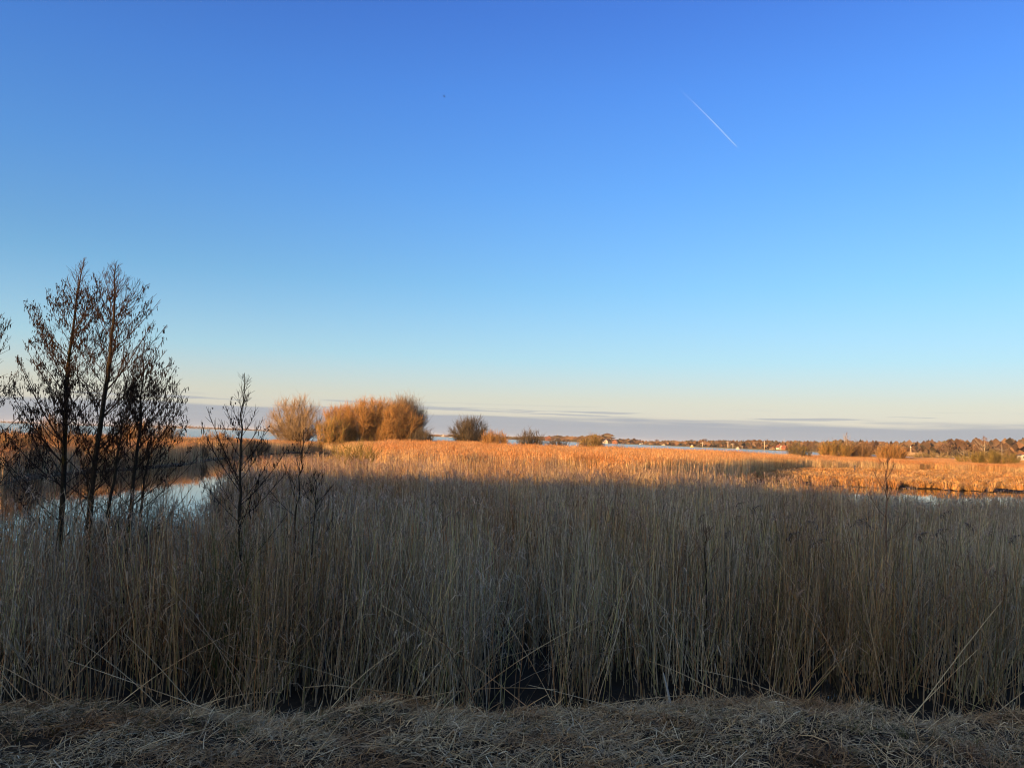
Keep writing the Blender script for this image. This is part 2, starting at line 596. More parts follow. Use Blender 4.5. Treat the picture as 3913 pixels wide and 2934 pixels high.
# ------------------------------------------------------------------ reeds (stuff: nobody could count the stems)
STRAW, GREY, OLIVE, RUST = (0.68, 0.51, 0.30), (0.62, 0.52, 0.375), (0.50, 0.45, 0.22), (0.52, 0.30, 0.15)
PLUME, LEAF = (0.46, 0.33, 0.22), (0.57, 0.43, 0.27)


def reed_stem(b, r, x, y, h, lean, az, rad, mix, plume, leaves, segs=4, lod=False, plume_col=PLUME, big=1.0):
    """One reed: slender stem, a few dry leaf blades, and a drooping feathery head."""
    t = np.linspace(0, 1, segs + 1)
    d = np.array([math.cos(az), math.sin(az)])
    bend = lean * (0.55 * t + 0.45 * t * t)
    zz = h * t * math.sqrt(max(0.1, 1 - (lean / max(h, 0.1)) ** 2 * 0.5))
    wob = r.normal(0, 0.008, (len(t), 2))
    pts = np.stack([x + d[0] * bend + wob[:, 0], y + d[1] * bend + wob[:, 1], zz - 0.08], 1)
    c0 = np.array([STRAW, GREY, OLIVE, RUST][r.choice(4, p=mix)]) * (r.uniform(0.75, 1.25) if r.uniform() < 0.72 else r.uniform(0.22, 0.6))
    b.tube(pts, rad * (1 - 0.55 * t), 3, c0)
    for k in range(leaves):
        q = r.uniform(0.35, 0.95)
        p0 = np.array([np.interp(q, t, pts[:, i]) for i in range(3)])
        a = r.uniform(0, 6.28)
        L = r.uniform(0.12, 0.34)
        o = np.array([math.cos(a), math.sin(a), 0])
        up = r.uniform(-0.3, 0.9)
        lp = [p0, p0 + o * L * 0.5 + [0, 0, up * L * 0.5], p0 + o * L * 0.85 + [0, 0, (up - 0.7) * L * 0.5]]
        b.ribbon(lp, [0.010, 0.012, 0.002], np.cross(o, [0, 0, 1]), np.array(LEAF) * r.uniform(0.5, 1.1))
    if plume:
        tip = pts[-1]
        a = r.normal(0.6, 0.7)                              # heads nod mostly one way
        o = np.array([math.cos(a), math.sin(a), 0])
        n = 5 if lod else 7
        L = r.uniform(0.16, 0.27) * big
        pc = np.array(plume_col) * r.uniform(0.7, 1.3)
        for k in range(n):
            q = k / n
            base = tip + o * (0.10 * q * q) * big + np.array([0, 0, L * 0.75 * q - 0.02])
            fa = a + r.normal(0, 0.9)
            fo = np.array([math.cos(fa), math.sin(fa), 0])
            ll = L * (0.75 - 0.5 * q) * r.uniform(0.8, 1.2)
            w = (0.021 if lod else 0.012) * big
            b.ribbon([base, base + fo * ll * 0.35 + [0, 0, ll * 0.45], base + fo * ll * 0.75 + [0, 0, ll * 0.30]],
                     [w * 0.5, w, w * 0.15], np.cross(fo, [0.3, 0.2, 1]), pc * r.uniform(0.8, 1.2))


def clump(name, seed, n, radius, h, hs, rad, mix, mat, p_plume, leaves, p_lean=0.15, lean_max=0.9, lod=False, segs=4, plume_col=PLUME, wind=0.08):
    r = np.random.default_rng(seed)
    b = MB()
    for i in range(n):
        a, q = r.uniform(0, 6.28), radius * math.sqrt(r.uniform(0, 1))
        hh = max(0.3, r.normal(h, hs))
        leaning = r.uniform() < p_lean
        lean = r.uniform(0.25, lean_max) * hh * 0.8 if leaning else abs(r.normal(wind, 0.06)) * hh
        az = r.uniform(0, 6.28)
        if leaning:
            hh *= r.uniform(0.5, 1.0)
        reed_stem(b, r, q * math.cos(a), q * math.sin(a), hh, lean, az, rad * r.uniform(0.7, 1.25), mix,
                  r.uniform() < (p_plume * 0.4 if leaning else p_plume), int(r.poisson(leaves)), segs, lod, plume_col)
    me = b.mesh(name, mat, smooth=True)
    return me


def scatter(name, meshes, pts, rots, scales, idx, kind='stuff', label=None):
    """One object: a set of points on which geometry nodes put the clumps."""
    src = bpy.data.collections.new(name + '_clumps')
    for k, me in enumerate(meshes):
        o = bpy.data.objects.new('%s_clump_%02d' % (name, k), me)
        src.objects.link(o)
    me = bpy.data.meshes.new(name)
    me.from_pydata([tuple(p) for p in pts], [], [])
    a = me.attributes.new('rot', 'FLOAT_VECTOR', 'POINT')
    a.data.foreach_set('vector', np.asarray(rots, np.float32).ravel())
    a = me.attributes.new('scl', 'FLOAT_VECTOR', 'POINT')
    a.data.foreach_set('vector', np.asarray(scales, np.float32).ravel())
    a = me.attributes.new('pick', 'INT', 'POINT')
    a.data.foreach_set('value', np.asarray(idx, np.int32))
    o = bpy.data.objects.new(name, me)
    col.objects.link(o)
    ng = bpy.data.node_groups.new(name + '_nodes', 'GeometryNodeTree')
    ng.interface.new_socket('Geometry', in_out='INPUT', socket_type='NodeSocketGeometry')
    ng.interface.new_socket('Geometry', in_out='OUTPUT', socket_type='NodeSocketGeometry')
    gi, go = ng.nodes.new('NodeGroupInput'), ng.nodes.new('NodeGroupOutput')
    ci = ng.nodes.new('GeometryNodeCollectionInfo')
    ci.inputs['Collection'].default_value = src
    ci.inputs['Separate Children'].default_value = True
    ci.inputs['Reset Children'].default_value = True
    ip = ng.nodes.new('GeometryNodeInstanceOnPoints')
    ip.inputs['Pick Instance'].default_value = True

    def attr(nm, ty):
        n = ng.nodes.new('GeometryNodeInputNamedAttribute')
        n.data_type = ty
        n.inputs['Name'].default_value = nm
        return n.outputs['Attribute']

    ng.links.new(gi.outputs[0], ip.inputs['Points'])
    ng.links.new(ci.outputs[0], ip.inputs['Instance'])
    ng.links.new(attr('pick', 'INT'), ip.inputs['Instance Index'])
    e2r = ng.nodes.new('FunctionNodeEulerToRotation')
    ng.links.new(attr('rot', 'FLOAT_VECTOR'), e2r.inputs[0])
    ng.links.new(e2r.outputs[0], ip.inputs['Rotation'])
    ng.links.new(attr('scl', 'FLOAT_VECTOR'), ip.inputs['Scale'])
    ng.links.new(ip.outputs[0], go.inputs[0])
    md = o.modifiers.new('clumps', 'NODES')
    md.node_group = ng
    return tag(o, label, kind=kind)


def sample(fp, fy, bp, by, density, seed, y_max=1e9, y_min=0, px_lo=-220, px_hi=4130, rag=1.0):
    """Points spread evenly over the ground between a front and a back line."""
    r = np.random.default_rng(seed)
    Y1 = min(max(by), y_max)
    half = abs(float(gx(px_lo, 1.0)))
    half2 = abs(float(gx(px_hi, 1.0)))
    area = 0.5 * (half + half2) * (Y1 ** 2)
    n = int(area * density)
    Y = Y1 * np.sqrt(r.uniform(0, 1, n))
    px = r.uniform(px_lo, px_hi, n)
    jit = 1 + rag * (0.02 * noise1(px * 0.02, seed) + r.normal(0, 0.008, n))
    ok = (Y > np.interp(px, fp, fy) * jit) & (Y < np.interp(px, bp, by)) & (Y > y_min) & (px >= max(fp[0], bp[0])) & (px <= min(fp[-1], bp[-1]))
    Y, px = Y[ok], px[ok]
    return np.stack([gx(px, Y), Y, np.zeros(len(Y))], 1), px


def random_pose(n, seed, s0=0.85, s1=1.12, tilt=0.05, pts=None, sway=0.0):
    """Turn each clump at random, then lean it: partly at random, partly with its neighbours."""
    r = np.random.default_rng(seed)
    tx, ty = r.normal(0, tilt, n), r.normal(0, tilt, n)
    if pts is not None:
        tx = tx + sway * 0.6 * noise2(pts[:, 0] * 1.1, pts[:, 1] * 1.1, seed + 1)
        ty = ty + sway * noise2(pts[:, 0] * 1.3, pts[:, 1] * 0.9, seed + 2)
    spin = r.uniform(0, 6.28, n)
    rot = np.array([(Matrix.Rotation(b_, 3, 'Y') @ Matrix.Rotation(a_, 3, 'X') @ Matrix.Rotation(c_, 3, 'Z')).to_euler('XYZ')[:]
                    for a_, b_, c_ in zip(tx, ty, spin)])
    s = r.uniform(s0, s1, n)
    return rot, np.stack([s, s, s * r.uniform(0.92, 1.08, n)], 1), r


MIX_LEFT = [0.22, 0.22, 0.10, 0.46]
MIX_NEAR = [0.36, 0.36, 0.18, 0.10]
near_meshes = [clump('reed_clump', 100 + k, 17, 0.33, 1.72, 0.30, 0.0062, MIX_NEAR, M['reed'], 0.12, 1.5, 0.34, 0.8, segs=5, wind=0.09) for k in range(14)]
mid_meshes = [clump('reed_clump', 200 + k, 24, 0.50, 1.74, 0.17, 0.0070, MIX_NEAR, M['reed'], 0.35, 1.6, 0.12, 0.7) for k in range(12)]
near_meshes += [clump('reed_clump', 150 + k, 17, 0.33, 1.62, 0.30, 0.0060, MIX_LEFT, M['reed'], 0.2, 3.0, 0.22, 1.0, segs=5, wind=0.09) for k in range(6)]
mid_meshes += [clump('reed_clump', 250 + k, 26, 0.50, 1.70, 0.18, 0.0070, MIX_LEFT, M['reed'], 0.5, 2.5, 0.12, 0.7) for k in range(6)]


def pick_kind(px, Y, n0, n1, r):
    """Browner, leafier clumps are picked more often towards the left."""
    brown = r.uniform(0, 1, len(px)) < np.interp(px, [0, 900, 1700, 2600], [0.9, 0.65, 0.3, 0.1]) * np.clip((Y - 9.6) / 1.5, 0, 1)
    return np.where(brown, r.integers(n0, n0 + n1, len(px)), r.integers(0, n0, len(px)))


pts, px = sample(EDGE_PX, [y + 0.02 for y in EDGE_Y], NB_PX, NB_Y, 6.2, 11, y_max=14.5, rag=0.25)
# the notch of open black water lets the eye in
keep = np.ones(len(pts), bool)
rr = np.random.default_rng(5)
for c, w, d in ((2000, 130, 1.0), (3460, 100, 0.9), (3190, 45, 0.9), (1120, 70, 0.4), (720, 110, 0.5)):
    keep &= ~((np.abs(px - c) < w) & (pts[:, 1] < np.interp(px, EDGE_PX, EDGE_Y) + d) & (rr.uniform(0, 1, len(pts)) < 0.66))
pts, px = pts[keep], px[keep]
rot, scl, r_ = random_pose(len(pts), 12, tilt=0.075, pts=pts, sway=0.15)
scl[:, 2] *= 1 + 0.07 * noise2(pts[:, 0] * 0.8, pts[:, 1] * 0.8, 9)
scatter('reed_bed', near_meshes, pts, rot, scl, pick_kind(px, pts[:, 1], 14, 6, r_))
pts, px = sample(EDGE_PX, EDGE_Y, NB_PX, NB_Y, 3.0, 13, y_min=13.8)
rot, scl, r_ = random_pose(len(pts), 14, 0.92, 1.08, tilt=0.06, pts=pts, sway=0.09)
scl[:, 2] *= 1 + 0.03 * noise2(pts[:, 0] * 0.5, pts[:, 1] * 0.5, 9)
low = np.clip((3.15 - 0.119 * pts[:, 1]) / 1.75, 0.3, 1)          # the bed thins out towards the channel
scl[:, 2] *= np.interp(px, [2600, 2900, 3250, 3400, 3700, 3850, 4200], [1.0, 0.95, 0.88, 0.79, 0.79, 0.86, 0.88])
scl[:, 2] *= np.where(px < 740, low, np.where(px < 900, low + (1 - low) * (px - 740) / 160, 1))
scatter('reed_bed_middle', mid_meshes, pts, rot, scl, pick_kind(px, pts[:, 1], 12, 6, r_))

MIX_TALL = [0.62, 0.05, 0.13, 0.20]
tall_meshes = [clump('tall_reed_clump', 300 + k, 34, 0.75, 2.02, 0.13, 0.0115, MIX_TALL, M['reed_gold'], 0.9, 1.2, 0.05, 0.4, lod=True, segs=3, plume_col=(0.58, 0.32, 0.13)) for k in range(10)]
pts, px = sample(TF_PX, TF_Y, TB_PX, TB_Y, 1.5, 15)
front = np.interp(px, TF_PX, TF_Y)
rr = np.random.default_rng(16)
pts_keep = (pts[:, 1] < front + 9) | (rr.uniform(0, 1, len(pts)) < 0.55)
pts, px = pts[pts_keep], px[pts_keep]
pts[:, 2] = 0.08
rot, scl, r_ = random_pose(len(pts), 17, 0.92, 1.07, tilt=0.03)
hgt = np.interp(px, [-300, 500, 900, 1150, 1300, 1500, 2700, 3000, 3250, 4200], [0.80, 0.80, 0.78, 0.66, 0.72, 1.0, 1.0, 0.85, 0.70, 0.68])
scl[:, 2] *= hgt * (1 + 0.035 * noise2(pts[:, 0] * 0.15, pts[:, 1] * 0.15, 21))
scatter('tall_reeds', tall_meshes, pts, rot, scl, r_.integers(0, len(tall_meshes), len(pts)))


def tussock(name, seed, mat):
    r = np.random.default_rng(seed)
    b = MB()
    for i in range(100):
        a = r.uniform(0, 6.28)
        q = 0.28 * math.sqrt(r.uniform())
        L = r.uniform(0.35, 0.85)
        out = r.uniform(0.2, 0.9)
        o = np.array([math.cos(a), math.sin(a), 0])
        p = np.array([q * o[0], q * o[1], 0])
        c = np.array([(0.42, 0.26, 0.12), (0.36, 0.20, 0.09), (0.38, 0.28, 0.14)][r.integers(3)]) * r.uniform(0.6, 1.2)
        b.ribbon([p, p + o * L * out * 0.45 + [0, 0, L * 0.65], p + o * L * out + [0, 0, L * r.uniform(0.2, 0.85)]],
                 [0.02, 0.024, 0.006], np.cross(o, [0.2, 0.1, 1]), c)
    return b.mesh(name, mat, False)


tus = [tussock('tussock', 400 + k, M['reed_gold']) for k in range(8)]
pts, px = sample(SF_PX, [y - 1.1 for y in SF_Y], SF_PX, SB_Y, 2.8, 18, px_lo=2350, px_hi=4130)
gap = noise2(pts[:, 0] * 0.9, pts[:, 1] * 0.35, 31)
deep = pts[:, 1] - np.interp(px, SF_PX, SF_Y)
keep = (gap > -0.1) | (deep > 14)
pts, px = pts[keep], px[keep]
pts[:, 2] = 0.05
rot, scl, r_ = random_pose(len(pts), 19, 0.6, 1.3, 0.15)
scatter('sedge', tus, pts, rot, scl, r_.integers(0, len(tus), len(pts)))

# ------------------------------------------------------------------ mown straw on the bank
r = np.random.default_rng(40)
lit = MB()
N = 105000
lx = r.uniform(-8.2, 8.2, N)
ly = 5.6 + (edge_y(lx) + 0.12 - 5.6) * r.uniform(0, 1, N)
okl = noise2(lx * 3.1, ly * 4.5, 46) + r.normal(0, 0.35, N) > -0.42
lx, ly = lx[okl], ly[okl]
N = len(lx)
swirl = noise2(lx * 1.6, ly * 1.6, 44) * 1.6
ang = swirl + r.normal(0, 1.3, N)
ln = r.gamma(2.0, 0.045, N) + 0.04
ln *= np.where(r.uniform(0, 1, N) < 0.04, 2.6, 1.0)
wd = r.uniform(0.0025, 0.0065, N) * np.where(r.uniform(0, 1, N) < 0.12, 2.0, 1.0)
pitch = r.normal(0.05, 0.30, N)
lz = bank_z(lx, ly) + np.abs(r.normal(0, 0.03, N)) + 0.004
d = np.stack([np.cos(ang) * np.cos(pitch), np.sin(ang) * np.cos(pitch), np.sin(pitch)], 1)
s_ = np.stack([-np.sin(ang), np.cos(ang), r.normal(0, 0.5, N)], 1)
s_ /= np.linalg.norm(s_, axis=1, keepdims=True)
p0 = np.stack([lx, ly, lz], 1)
p1 = p0 + d * ln[:, None] * 0.5 + np.stack([r.normal(0, .01, N), r.normal(0, .01, N), np.abs(r.normal(0, .012, N))], 1)
p2 = p0 + d * ln[:, None]
hw = s_ * wd[:, None] / 2
V = np.stack([p0 - hw, p0 + hw, p1 - hw, p1 + hw, p2 - hw * 0.6, p2 + hw * 0.6], 1).reshape(-1, 3)
pal = np.array([(0.60, 0.41, 0.20), (0.47, 0.315, 0.165), (0.25, 0.16, 0.08), (0.48, 0.27, 0.11), (0.74, 0.56, 0.32)])
lc = pal[r.choice(5, N, p=[.33, .3, .17, .14, .06])] * r.uniform(0.6, 1.25, (N, 1))
lit.v.append(V)
lit.c.append(np.repeat(lc, 6, axis=0))
lit.n = len(V)
i6 = np.arange(N) * 6
lit.f = np.concatenate([np.stack([i6, i6 + 1, i6 + 3, i6 + 2], 1), np.stack([i6 + 2, i6 + 3, i6 + 5, i6 + 4], 1)]).tolist()
tag(lit.build('straw_litter', M['litter'], smooth=False), kind='stuff')

tf = MB()
for k in range(1500):
    x = r.uniform(-7.5, 7.5)
    y = 5.8 + (float(edge_y(x)) - 5.95) * r.uniform(0, 1) ** 1.3
    if noise2(x * 1.3, y * 2.2, 51) < 0.0:
        continue
    z = float(bank_z(x, y))
    c = np.array([(0.22, 0.14, 0.075), (0.15, 0.13, 0.05), (0.09, 0.095, 0.035)][r.choice(3, p=[.5, .3, .2])])
    if y < 6.9 and r.uniform() < 0.5:
        c = np.array((0.075, 0.085, 0.03))
    for i in range(r.integers(8, 22)):
        a = r.uniform(0, 6.28)
        o = np.array([math.cos(a), math.sin(a), 0])
        L = r.uniform(0.05, 0.15)
        p = np.array([x, y, z - 0.01]) + o * r.uniform(0, 0.07)
        tf.ribbon([p, p + o * L * 0.2 + [0, 0, L * 0.6], p + o * L * 0.55 + [0, 0, L * 0.9]], [0.004, 0.004, 0.001],
                  np.cross(o, [0, 0.2, 1]), c * r.uniform(0.6, 1.4))
tag(tf.build('grass_tufts', M['litter'], smooth=False), kind='stuff')

# ------------------------------------------------------------------ single reeds one can point at
MARKS = [(0, 'below the leftmost alder'), (330, 'below the tall pointed alder'), (560, 'just right of the alder clump'), (780, 'below the slender alder sapling'),
         (1040, 'below the greenish sapling'), (1260, 'below the big orange thicket'), (1480, 'below the right end of the thicket'), (1700, 'left of the black bay of water'),
         (1880, 'over the black bay of water'), (2100, 'right of the black bay of water'), (2330, 'beside the white broken stub'), (2650, 'just right of the white broken stub'),
         (2900, 'left of the small right hand bay'), (3140, 'over the small right hand bay'), (3320, 'below the lone reddish sapling'), (3560, 'right of the reddish sapling'), (3750, 'at the right edge of the picture')]


def mark(px_):
    return [m_ for a_, m_ in MARKS if px_ >= a_][-1]


G_LEAN = 'long reeds leaning across the front of the reed bed'
r = np.random.default_rng(60)
for k in range(26):
    pxk = r.uniform(60, 3880)
    yb = float(np.interp(pxk, EDGE_PX, EDGE_Y)) + r.uniform(-0.45, 0.15)
    x0 = float(gx(pxk, yb))
    L = r.uniform(1.1, 2.3)
    side = r.choice([-1, 1])
    el = R(r.uniform(14, 58))
    a = R(r.uniform(-25, 25))
    dv = np.array([side * math.cos(el) * math.cos(a), math.cos(el) * math.sin(a), math.sin(el)])
    t = np.linspace(0, 1, 8)[:, None]
    sag = r.uniform(0.0, 0.22)
    p = dv * t * L + np.array([0, 0, -1]) * sag * t ** 2 * L + np.array([0, 0, 1]) * 0.02
    b = MB()
    b.tube(p, 0.0052 * (1 - 0.5 * t[:, 0]), 5, np.array(STRAW) * r.uniform(0.75, 1.15))
    o = b.build('reed', M['litter'])
    o.location = (x0, yb, max(0.0, float(bank_z(x0, yb))))
    tag(o, '%s dry reed leaning %s across the reed front %s' % ('steep' if el > R(42) else 'slanting' if el > R(27) else 'low', 'right' if side > 0 else 'left', mark(pxk)), 'reed', G_LEAN)


def single_reed(name, pts, rad, c, label, cat='reed', plume=None, group=None):
    base = Vector(pts[0])
    e = empty(name, base, label, cat, group)
    q = np.array([list(Vector(p) - base) for p in pts])
    b = MB()
    b.tube(q, rad, 5, c)
    b.build('stem', M['litter'], e)
    if plume:
        rs = np.random.default_rng(plume)
        b = MB()
        tip = q[-1]
        a0 = rs.uniform(-0.4, 0.4) + (0 if rs.uniform() < 0.85 else math.pi)
        for k in range(22):
            s = k / 22
            ctr = tip + np.array([0.20 * s * s * math.cos(a0), 0.1 * s * math.sin(a0), 0.25 * s - 0.12 * s * s - 0.03])
            fa = a0 + rs.normal(0, 0.7)
            fo = np.array([math.cos(fa), math.sin(fa), 0])
            ll = 0.13 * (1 - 0.55 * s) * rs.uniform(0.7, 1.2)
            b.ribbon([ctr, ctr + fo * ll * 0.5 + [0, 0, ll * 0.15], ctr + fo * ll + [0, 0, -ll * 0.4]], [0.006, 0.016, 0.002],
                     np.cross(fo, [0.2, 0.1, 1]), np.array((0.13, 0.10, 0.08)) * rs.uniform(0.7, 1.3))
        b.build('plume', M['litter'], e)
    return e


# a stem folded at a right angle over the straw, and a snapped white one
y0 = 9.05
P = [at(1153, 2735, y0), at(1160, 2626, y0), at(1265, 2616, y0 + 0.1), at(1500, 2645, y0 + 0.2), at(1640, 2668, y0 + 0.2)]
single_reed('folded_reed', P, 0.006, STRAW, 'dry reed snapped and folded over at a right angle just above the straw')
P = [at(2562, 2690, 9.15), at(2548, 2625, 9.12), at(2535, 2570, 9.1)]
single_reed('broken_reed', P, [0.016, 0.013, 0.006], (0.5, 0.48, 0.44), 'short whitish broken reed stub leaning left above the straw right of centre')
P = [at(2660, 2010, 15.5), at(2645, 1940, 15.5), at(2636, 1880, 15.5)]
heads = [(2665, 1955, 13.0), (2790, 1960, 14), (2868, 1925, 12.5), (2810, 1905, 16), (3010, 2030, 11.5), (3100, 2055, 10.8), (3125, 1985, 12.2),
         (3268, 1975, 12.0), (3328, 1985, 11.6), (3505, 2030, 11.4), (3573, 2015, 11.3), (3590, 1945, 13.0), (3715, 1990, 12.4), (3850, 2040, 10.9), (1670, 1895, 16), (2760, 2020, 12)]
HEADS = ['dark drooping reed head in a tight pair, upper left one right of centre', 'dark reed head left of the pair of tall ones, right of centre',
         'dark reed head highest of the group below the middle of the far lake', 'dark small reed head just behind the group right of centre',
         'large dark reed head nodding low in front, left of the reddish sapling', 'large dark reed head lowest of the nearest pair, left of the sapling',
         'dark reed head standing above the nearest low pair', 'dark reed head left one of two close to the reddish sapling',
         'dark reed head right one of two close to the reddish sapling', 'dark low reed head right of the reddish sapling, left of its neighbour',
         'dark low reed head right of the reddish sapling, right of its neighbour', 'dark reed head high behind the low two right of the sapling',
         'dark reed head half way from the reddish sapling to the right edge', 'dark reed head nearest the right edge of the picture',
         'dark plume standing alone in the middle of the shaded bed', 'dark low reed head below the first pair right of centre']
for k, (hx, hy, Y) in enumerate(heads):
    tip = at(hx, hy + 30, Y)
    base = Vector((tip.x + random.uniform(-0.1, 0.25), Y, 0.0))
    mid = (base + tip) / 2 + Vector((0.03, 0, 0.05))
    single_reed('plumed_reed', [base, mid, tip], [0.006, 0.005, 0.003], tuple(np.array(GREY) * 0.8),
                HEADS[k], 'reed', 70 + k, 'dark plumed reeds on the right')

# ------------------------------------------------------------------ trees
def bez(p, d, L, up, r, n=5, curl=0.0):
    """A limb that starts along d and bends upward by `up`."""
    d = np.array(d, float)
    d /= np.linalg.norm(d)
    pts = [np.array(p, float)]
    for i in range(n):
        d = d + np.array([0, 0, up / n]) + r.normal(0, 0.028 + curl, 3)
        d /= np.linalg.norm(d)
        pts.append(pts[-1] + d * L / n)
    return np.array(pts), d


def catkin(b, p, r):
    L = r.uniform(0.045, 0.085)
    q = p + np.array([r.normal(0, 0.008), r.normal(0, 0.008), -L])
    b.spindle(p, q, r.uniform(0.0045, 0.0068), 4, np.array((1, 1, 1)) * r.uniform(0.6, 1.5))


def cone(b, p, r):
    L = r.uniform(0.018, 0.028)
    b.spindle(p + [0, 0, L * 0.5], p - [0, 0, L * 0.6], L * 0.34, 4, np.array((0.7, 0.6, 0.6)))


def alder(trunk_pts, r0, seed, label, n_br, start, L0, fruit, lo_fruit=0.2, hi_fruit=0.72, bias=None, limbs=(), group=None, top_up=0.6, name='alder_tree', bark='bark', twig='twig'):
    """Young bare alder: tapered trunk, rising side branches with twigs, hanging catkins and cones."""
    r = np.random.default_rng(seed)
    base = Vector(trunk_pts[0])
    e = empty(name, base, label, 'tree', group)
    tp = np.array([list(Vector(p) - base) for p in trunk_pts])
    # smooth resample
    s = np.linspace(0, 1, len(tp))
    q = np.linspace(0, 1, 15)
    k3 = np.stack([np.interp(q, s, tp[:, i]) for i in range(3)], 1)
    k3[1:-1] = (k3[:-2] + 2 * k3[1:-1] + k3[2:]) / 4
    k3[1:-1, :2] += r.normal(0, 0.012, (13, 2))
    b = MB()
    b.tube(k3, r0 * (1 - q) ** 0.85 + 0.004, 8)
    b.build('trunk', M[bark], e)
    fr = MB()

    def dress(pts, dens, t):
        if not (lo_fruit < t < hi_fruit) or dens <= 0:
            return
        for i in range(1, len(pts)):
            for _ in range(r.poisson(dens)):
                p = pts[i - 1] + (pts[i] - pts[i - 1]) * r.uniform()
                if r.uniform() < 0.82:
                    for _ in range(1):
                        catkin(fr, p + r.normal(0, 0.016, 3) * [1, 1, 0.5], r)
                else:
                    for _ in range(r.integers(1, 4)):
                        cone(fr, p + r.normal(0, 0.02, 3), r)

    def side_branch(t, az, L, el, rb, tl):
        p = np.array([np.interp(t, q, k3[:, i]) for i in range(3)])
        d = [math.cos(az) * math.cos(el), math.sin(az) * math.cos(el), math.sin(el)]
        bb = MB()
        pts, _ = bez(p, d, L, top_up, r, 7)
        bb.tube(pts, np.linspace(rb, 0.0030, 8), 5)
        dress(pts[2:], fruit * 0.5, tl)
        nt = int(6 + L * 13)
        for i in range(nt):
            u = r.uniform(0.15, 0.97)
            k = u * 7
            i0 = min(int(k), 6)
            tpnt = pts[i0] + (pts[i0 + 1] - pts[i0]) * (k - i0)
            dirn = pts[i0 + 1] - pts[i0]
            dirn /= np.linalg.norm(dirn)
            sd = np.cross(dirn, r.normal(0, 1, 3))
            sd /= np.linalg.norm(sd) + 1e-9
            td = dirn + sd * r.uniform(0.5, 1.0)
            tL = (0.09 + 0.34 * L * (1 - u) * r.uniform(0.4, 1.0)) * r.uniform(0.7, 1.2)
            tpts, _ = bez(tpnt, td, tL, 0.45, r, 4, 0.03)
            bb.tube(tpts, np.linspace(min(rb * 0.5, 0.0038), 0.0020, 5), 3)
            dress(tpts, fruit * 0.45, tl)
            for _ in range(r.integers(0, 3) if tL > 0.2 else 0):
                v = tpts[r.integers(1, 4)]
                d2 = r.normal(0, 0.7, 3) + (tpts[-1] - tpts[0]) / tL
                t2, _ = bez(v, d2, tL * r.uniform(0.25, 0.5), 0.4, r, 3, 0.04)
                bb.tube(t2, np.linspace(0.0026, 0.0017, 4), 3)
                dress(t2, fruit * 0.5, tl)
        bb.build('branch', M[twig], e)

    Ht = float(k3[-1, 2])
    for i in range(n_br):
        t = start + (1 - start) * ((i + r.uniform(0, 0.9)) / n_br) ** 0.9 * 0.97
        az = i * 2.4 + r.normal(0, 0.4)
        L = (L0 * (1 - t) ** 0.72 * r.uniform(0.8, 1.12) + 0.14) * min(1.0, 0.28 + (1 - t) * 2.4)
        if bias is not None:
            L *= 1 + 0.25 * math.cos(az - bias)
        el = R(28 + 30 * t + r.normal(0, 5))
        side_branch(t, az, L, el, 0.0035 + 0.0085 * (1 - t) * r.uniform(0.7, 1.2) * (r0 / 0.06), t)
    for (t, az, L, el, rb) in limbs:
        side_branch(t, R(az), L, R(el), rb, 0.4)
    if fr.n:
        o = fr.build('catkins', M['catkin'], e)
        o['kind'] = 'stuff'
    return e


def stem_path(base_px, base_y_row, Y, *rest):
    """Trunk line: (px, row) of the visible foot, then further (px, row) up; carried down to the mud."""
    p0 = at(base_px, base_y_row, Y)
    out = [Vector((p0.x, Y, -0.15))]
    out += [at(px_, py_, Y) for px_, py_ in rest]
    return out


G_ALD = 'bare alders with catkins beside the channel'
YA = 13.0
alder(stem_path(240, 1985, YA, (238, 1900), (248, 1650), (262, 1350), (288, 1190), (324, 985)), 0.048, 501,
      'leftmost full bare alder, densest with catkins, its top curving right', 70, 0.12, 1.95, 1.15, 0.22, 0.80,
      limbs=[(0.30, 178, 1.7, 40, 0.018), (0.36, 170, 1.8, 42, 0.018), (0.24, 190, 1.5, 30, 0.015), (0.13, 172, 1.3, 28, 0.016)], group=G_ALD)
alder(stem_path(341, 1985, YA - 0.1, (352, 1880), (395, 1560), (425, 1300), (438, 1160), (444, 1000)), 0.052, 502,
      'tall bare alder with a straight pointed top, right of the catkin laden one', 70, 0.12, 1.85, 0.85, 0.25, 0.70,
      limbs=[(0.2, 150, 1.2, 45, 0.014), (0.3, 12, 1.6, 42, 0.016), (0.38, 5, 1.7, 46, 0.016), (0.45, -8, 1.5, 44, 0.014)], group=G_ALD)
alder(stem_path(400, 2000, YA - 0.3, (418, 1900), (447, 1762), (466, 1640), (520, 1440)), 0.028, 503,
      'thin alder stem leaning right between the tall pointed alder and the low spreading one', 20, 0.22, 1.1, 0.75, 0.3, 0.95, bias=0, group=G_ALD)
alder(stem_path(484, 1990, YA, (508, 1850), (532, 1650), (545, 1500), (552, 1300)), 0.034, 504,
      'low spreading alder at the right end of the clump, branches sweeping right', 54, 0.12, 1.35, 0.8, 0.25, 0.85, bias=0.1,
      limbs=[(0.22, 8, 1.42, 34, 0.010), (0.32, -6, 1.45, 40, 0.010), (0.42, 12, 1.3, 45, 0.010), (0.5, 0, 1.15, 48, 0.011)], group=G_ALD)
alder(stem_path(530, 1940, YA + 0.6, (548, 1850), (566, 1760), (578, 1640)), 0.022, 505,
      'small slanting alder stem nearest the water, behind the spreading alder', 12, 0.2, 0.9, 0.3, 0.3, 0.9, bias=0.2, group=G_ALD)
alder(stem_path(-95, 1985, YA + 0.2, (-100, 1800), (-85, 1500), (-70, 1300), (-55, 1080)), 0.045, 506,
      'alder cut off by the left edge, only its right hand branches showing', 54, 0.16, 1.5, 0.9, 0.2, 0.72, group=G_ALD)
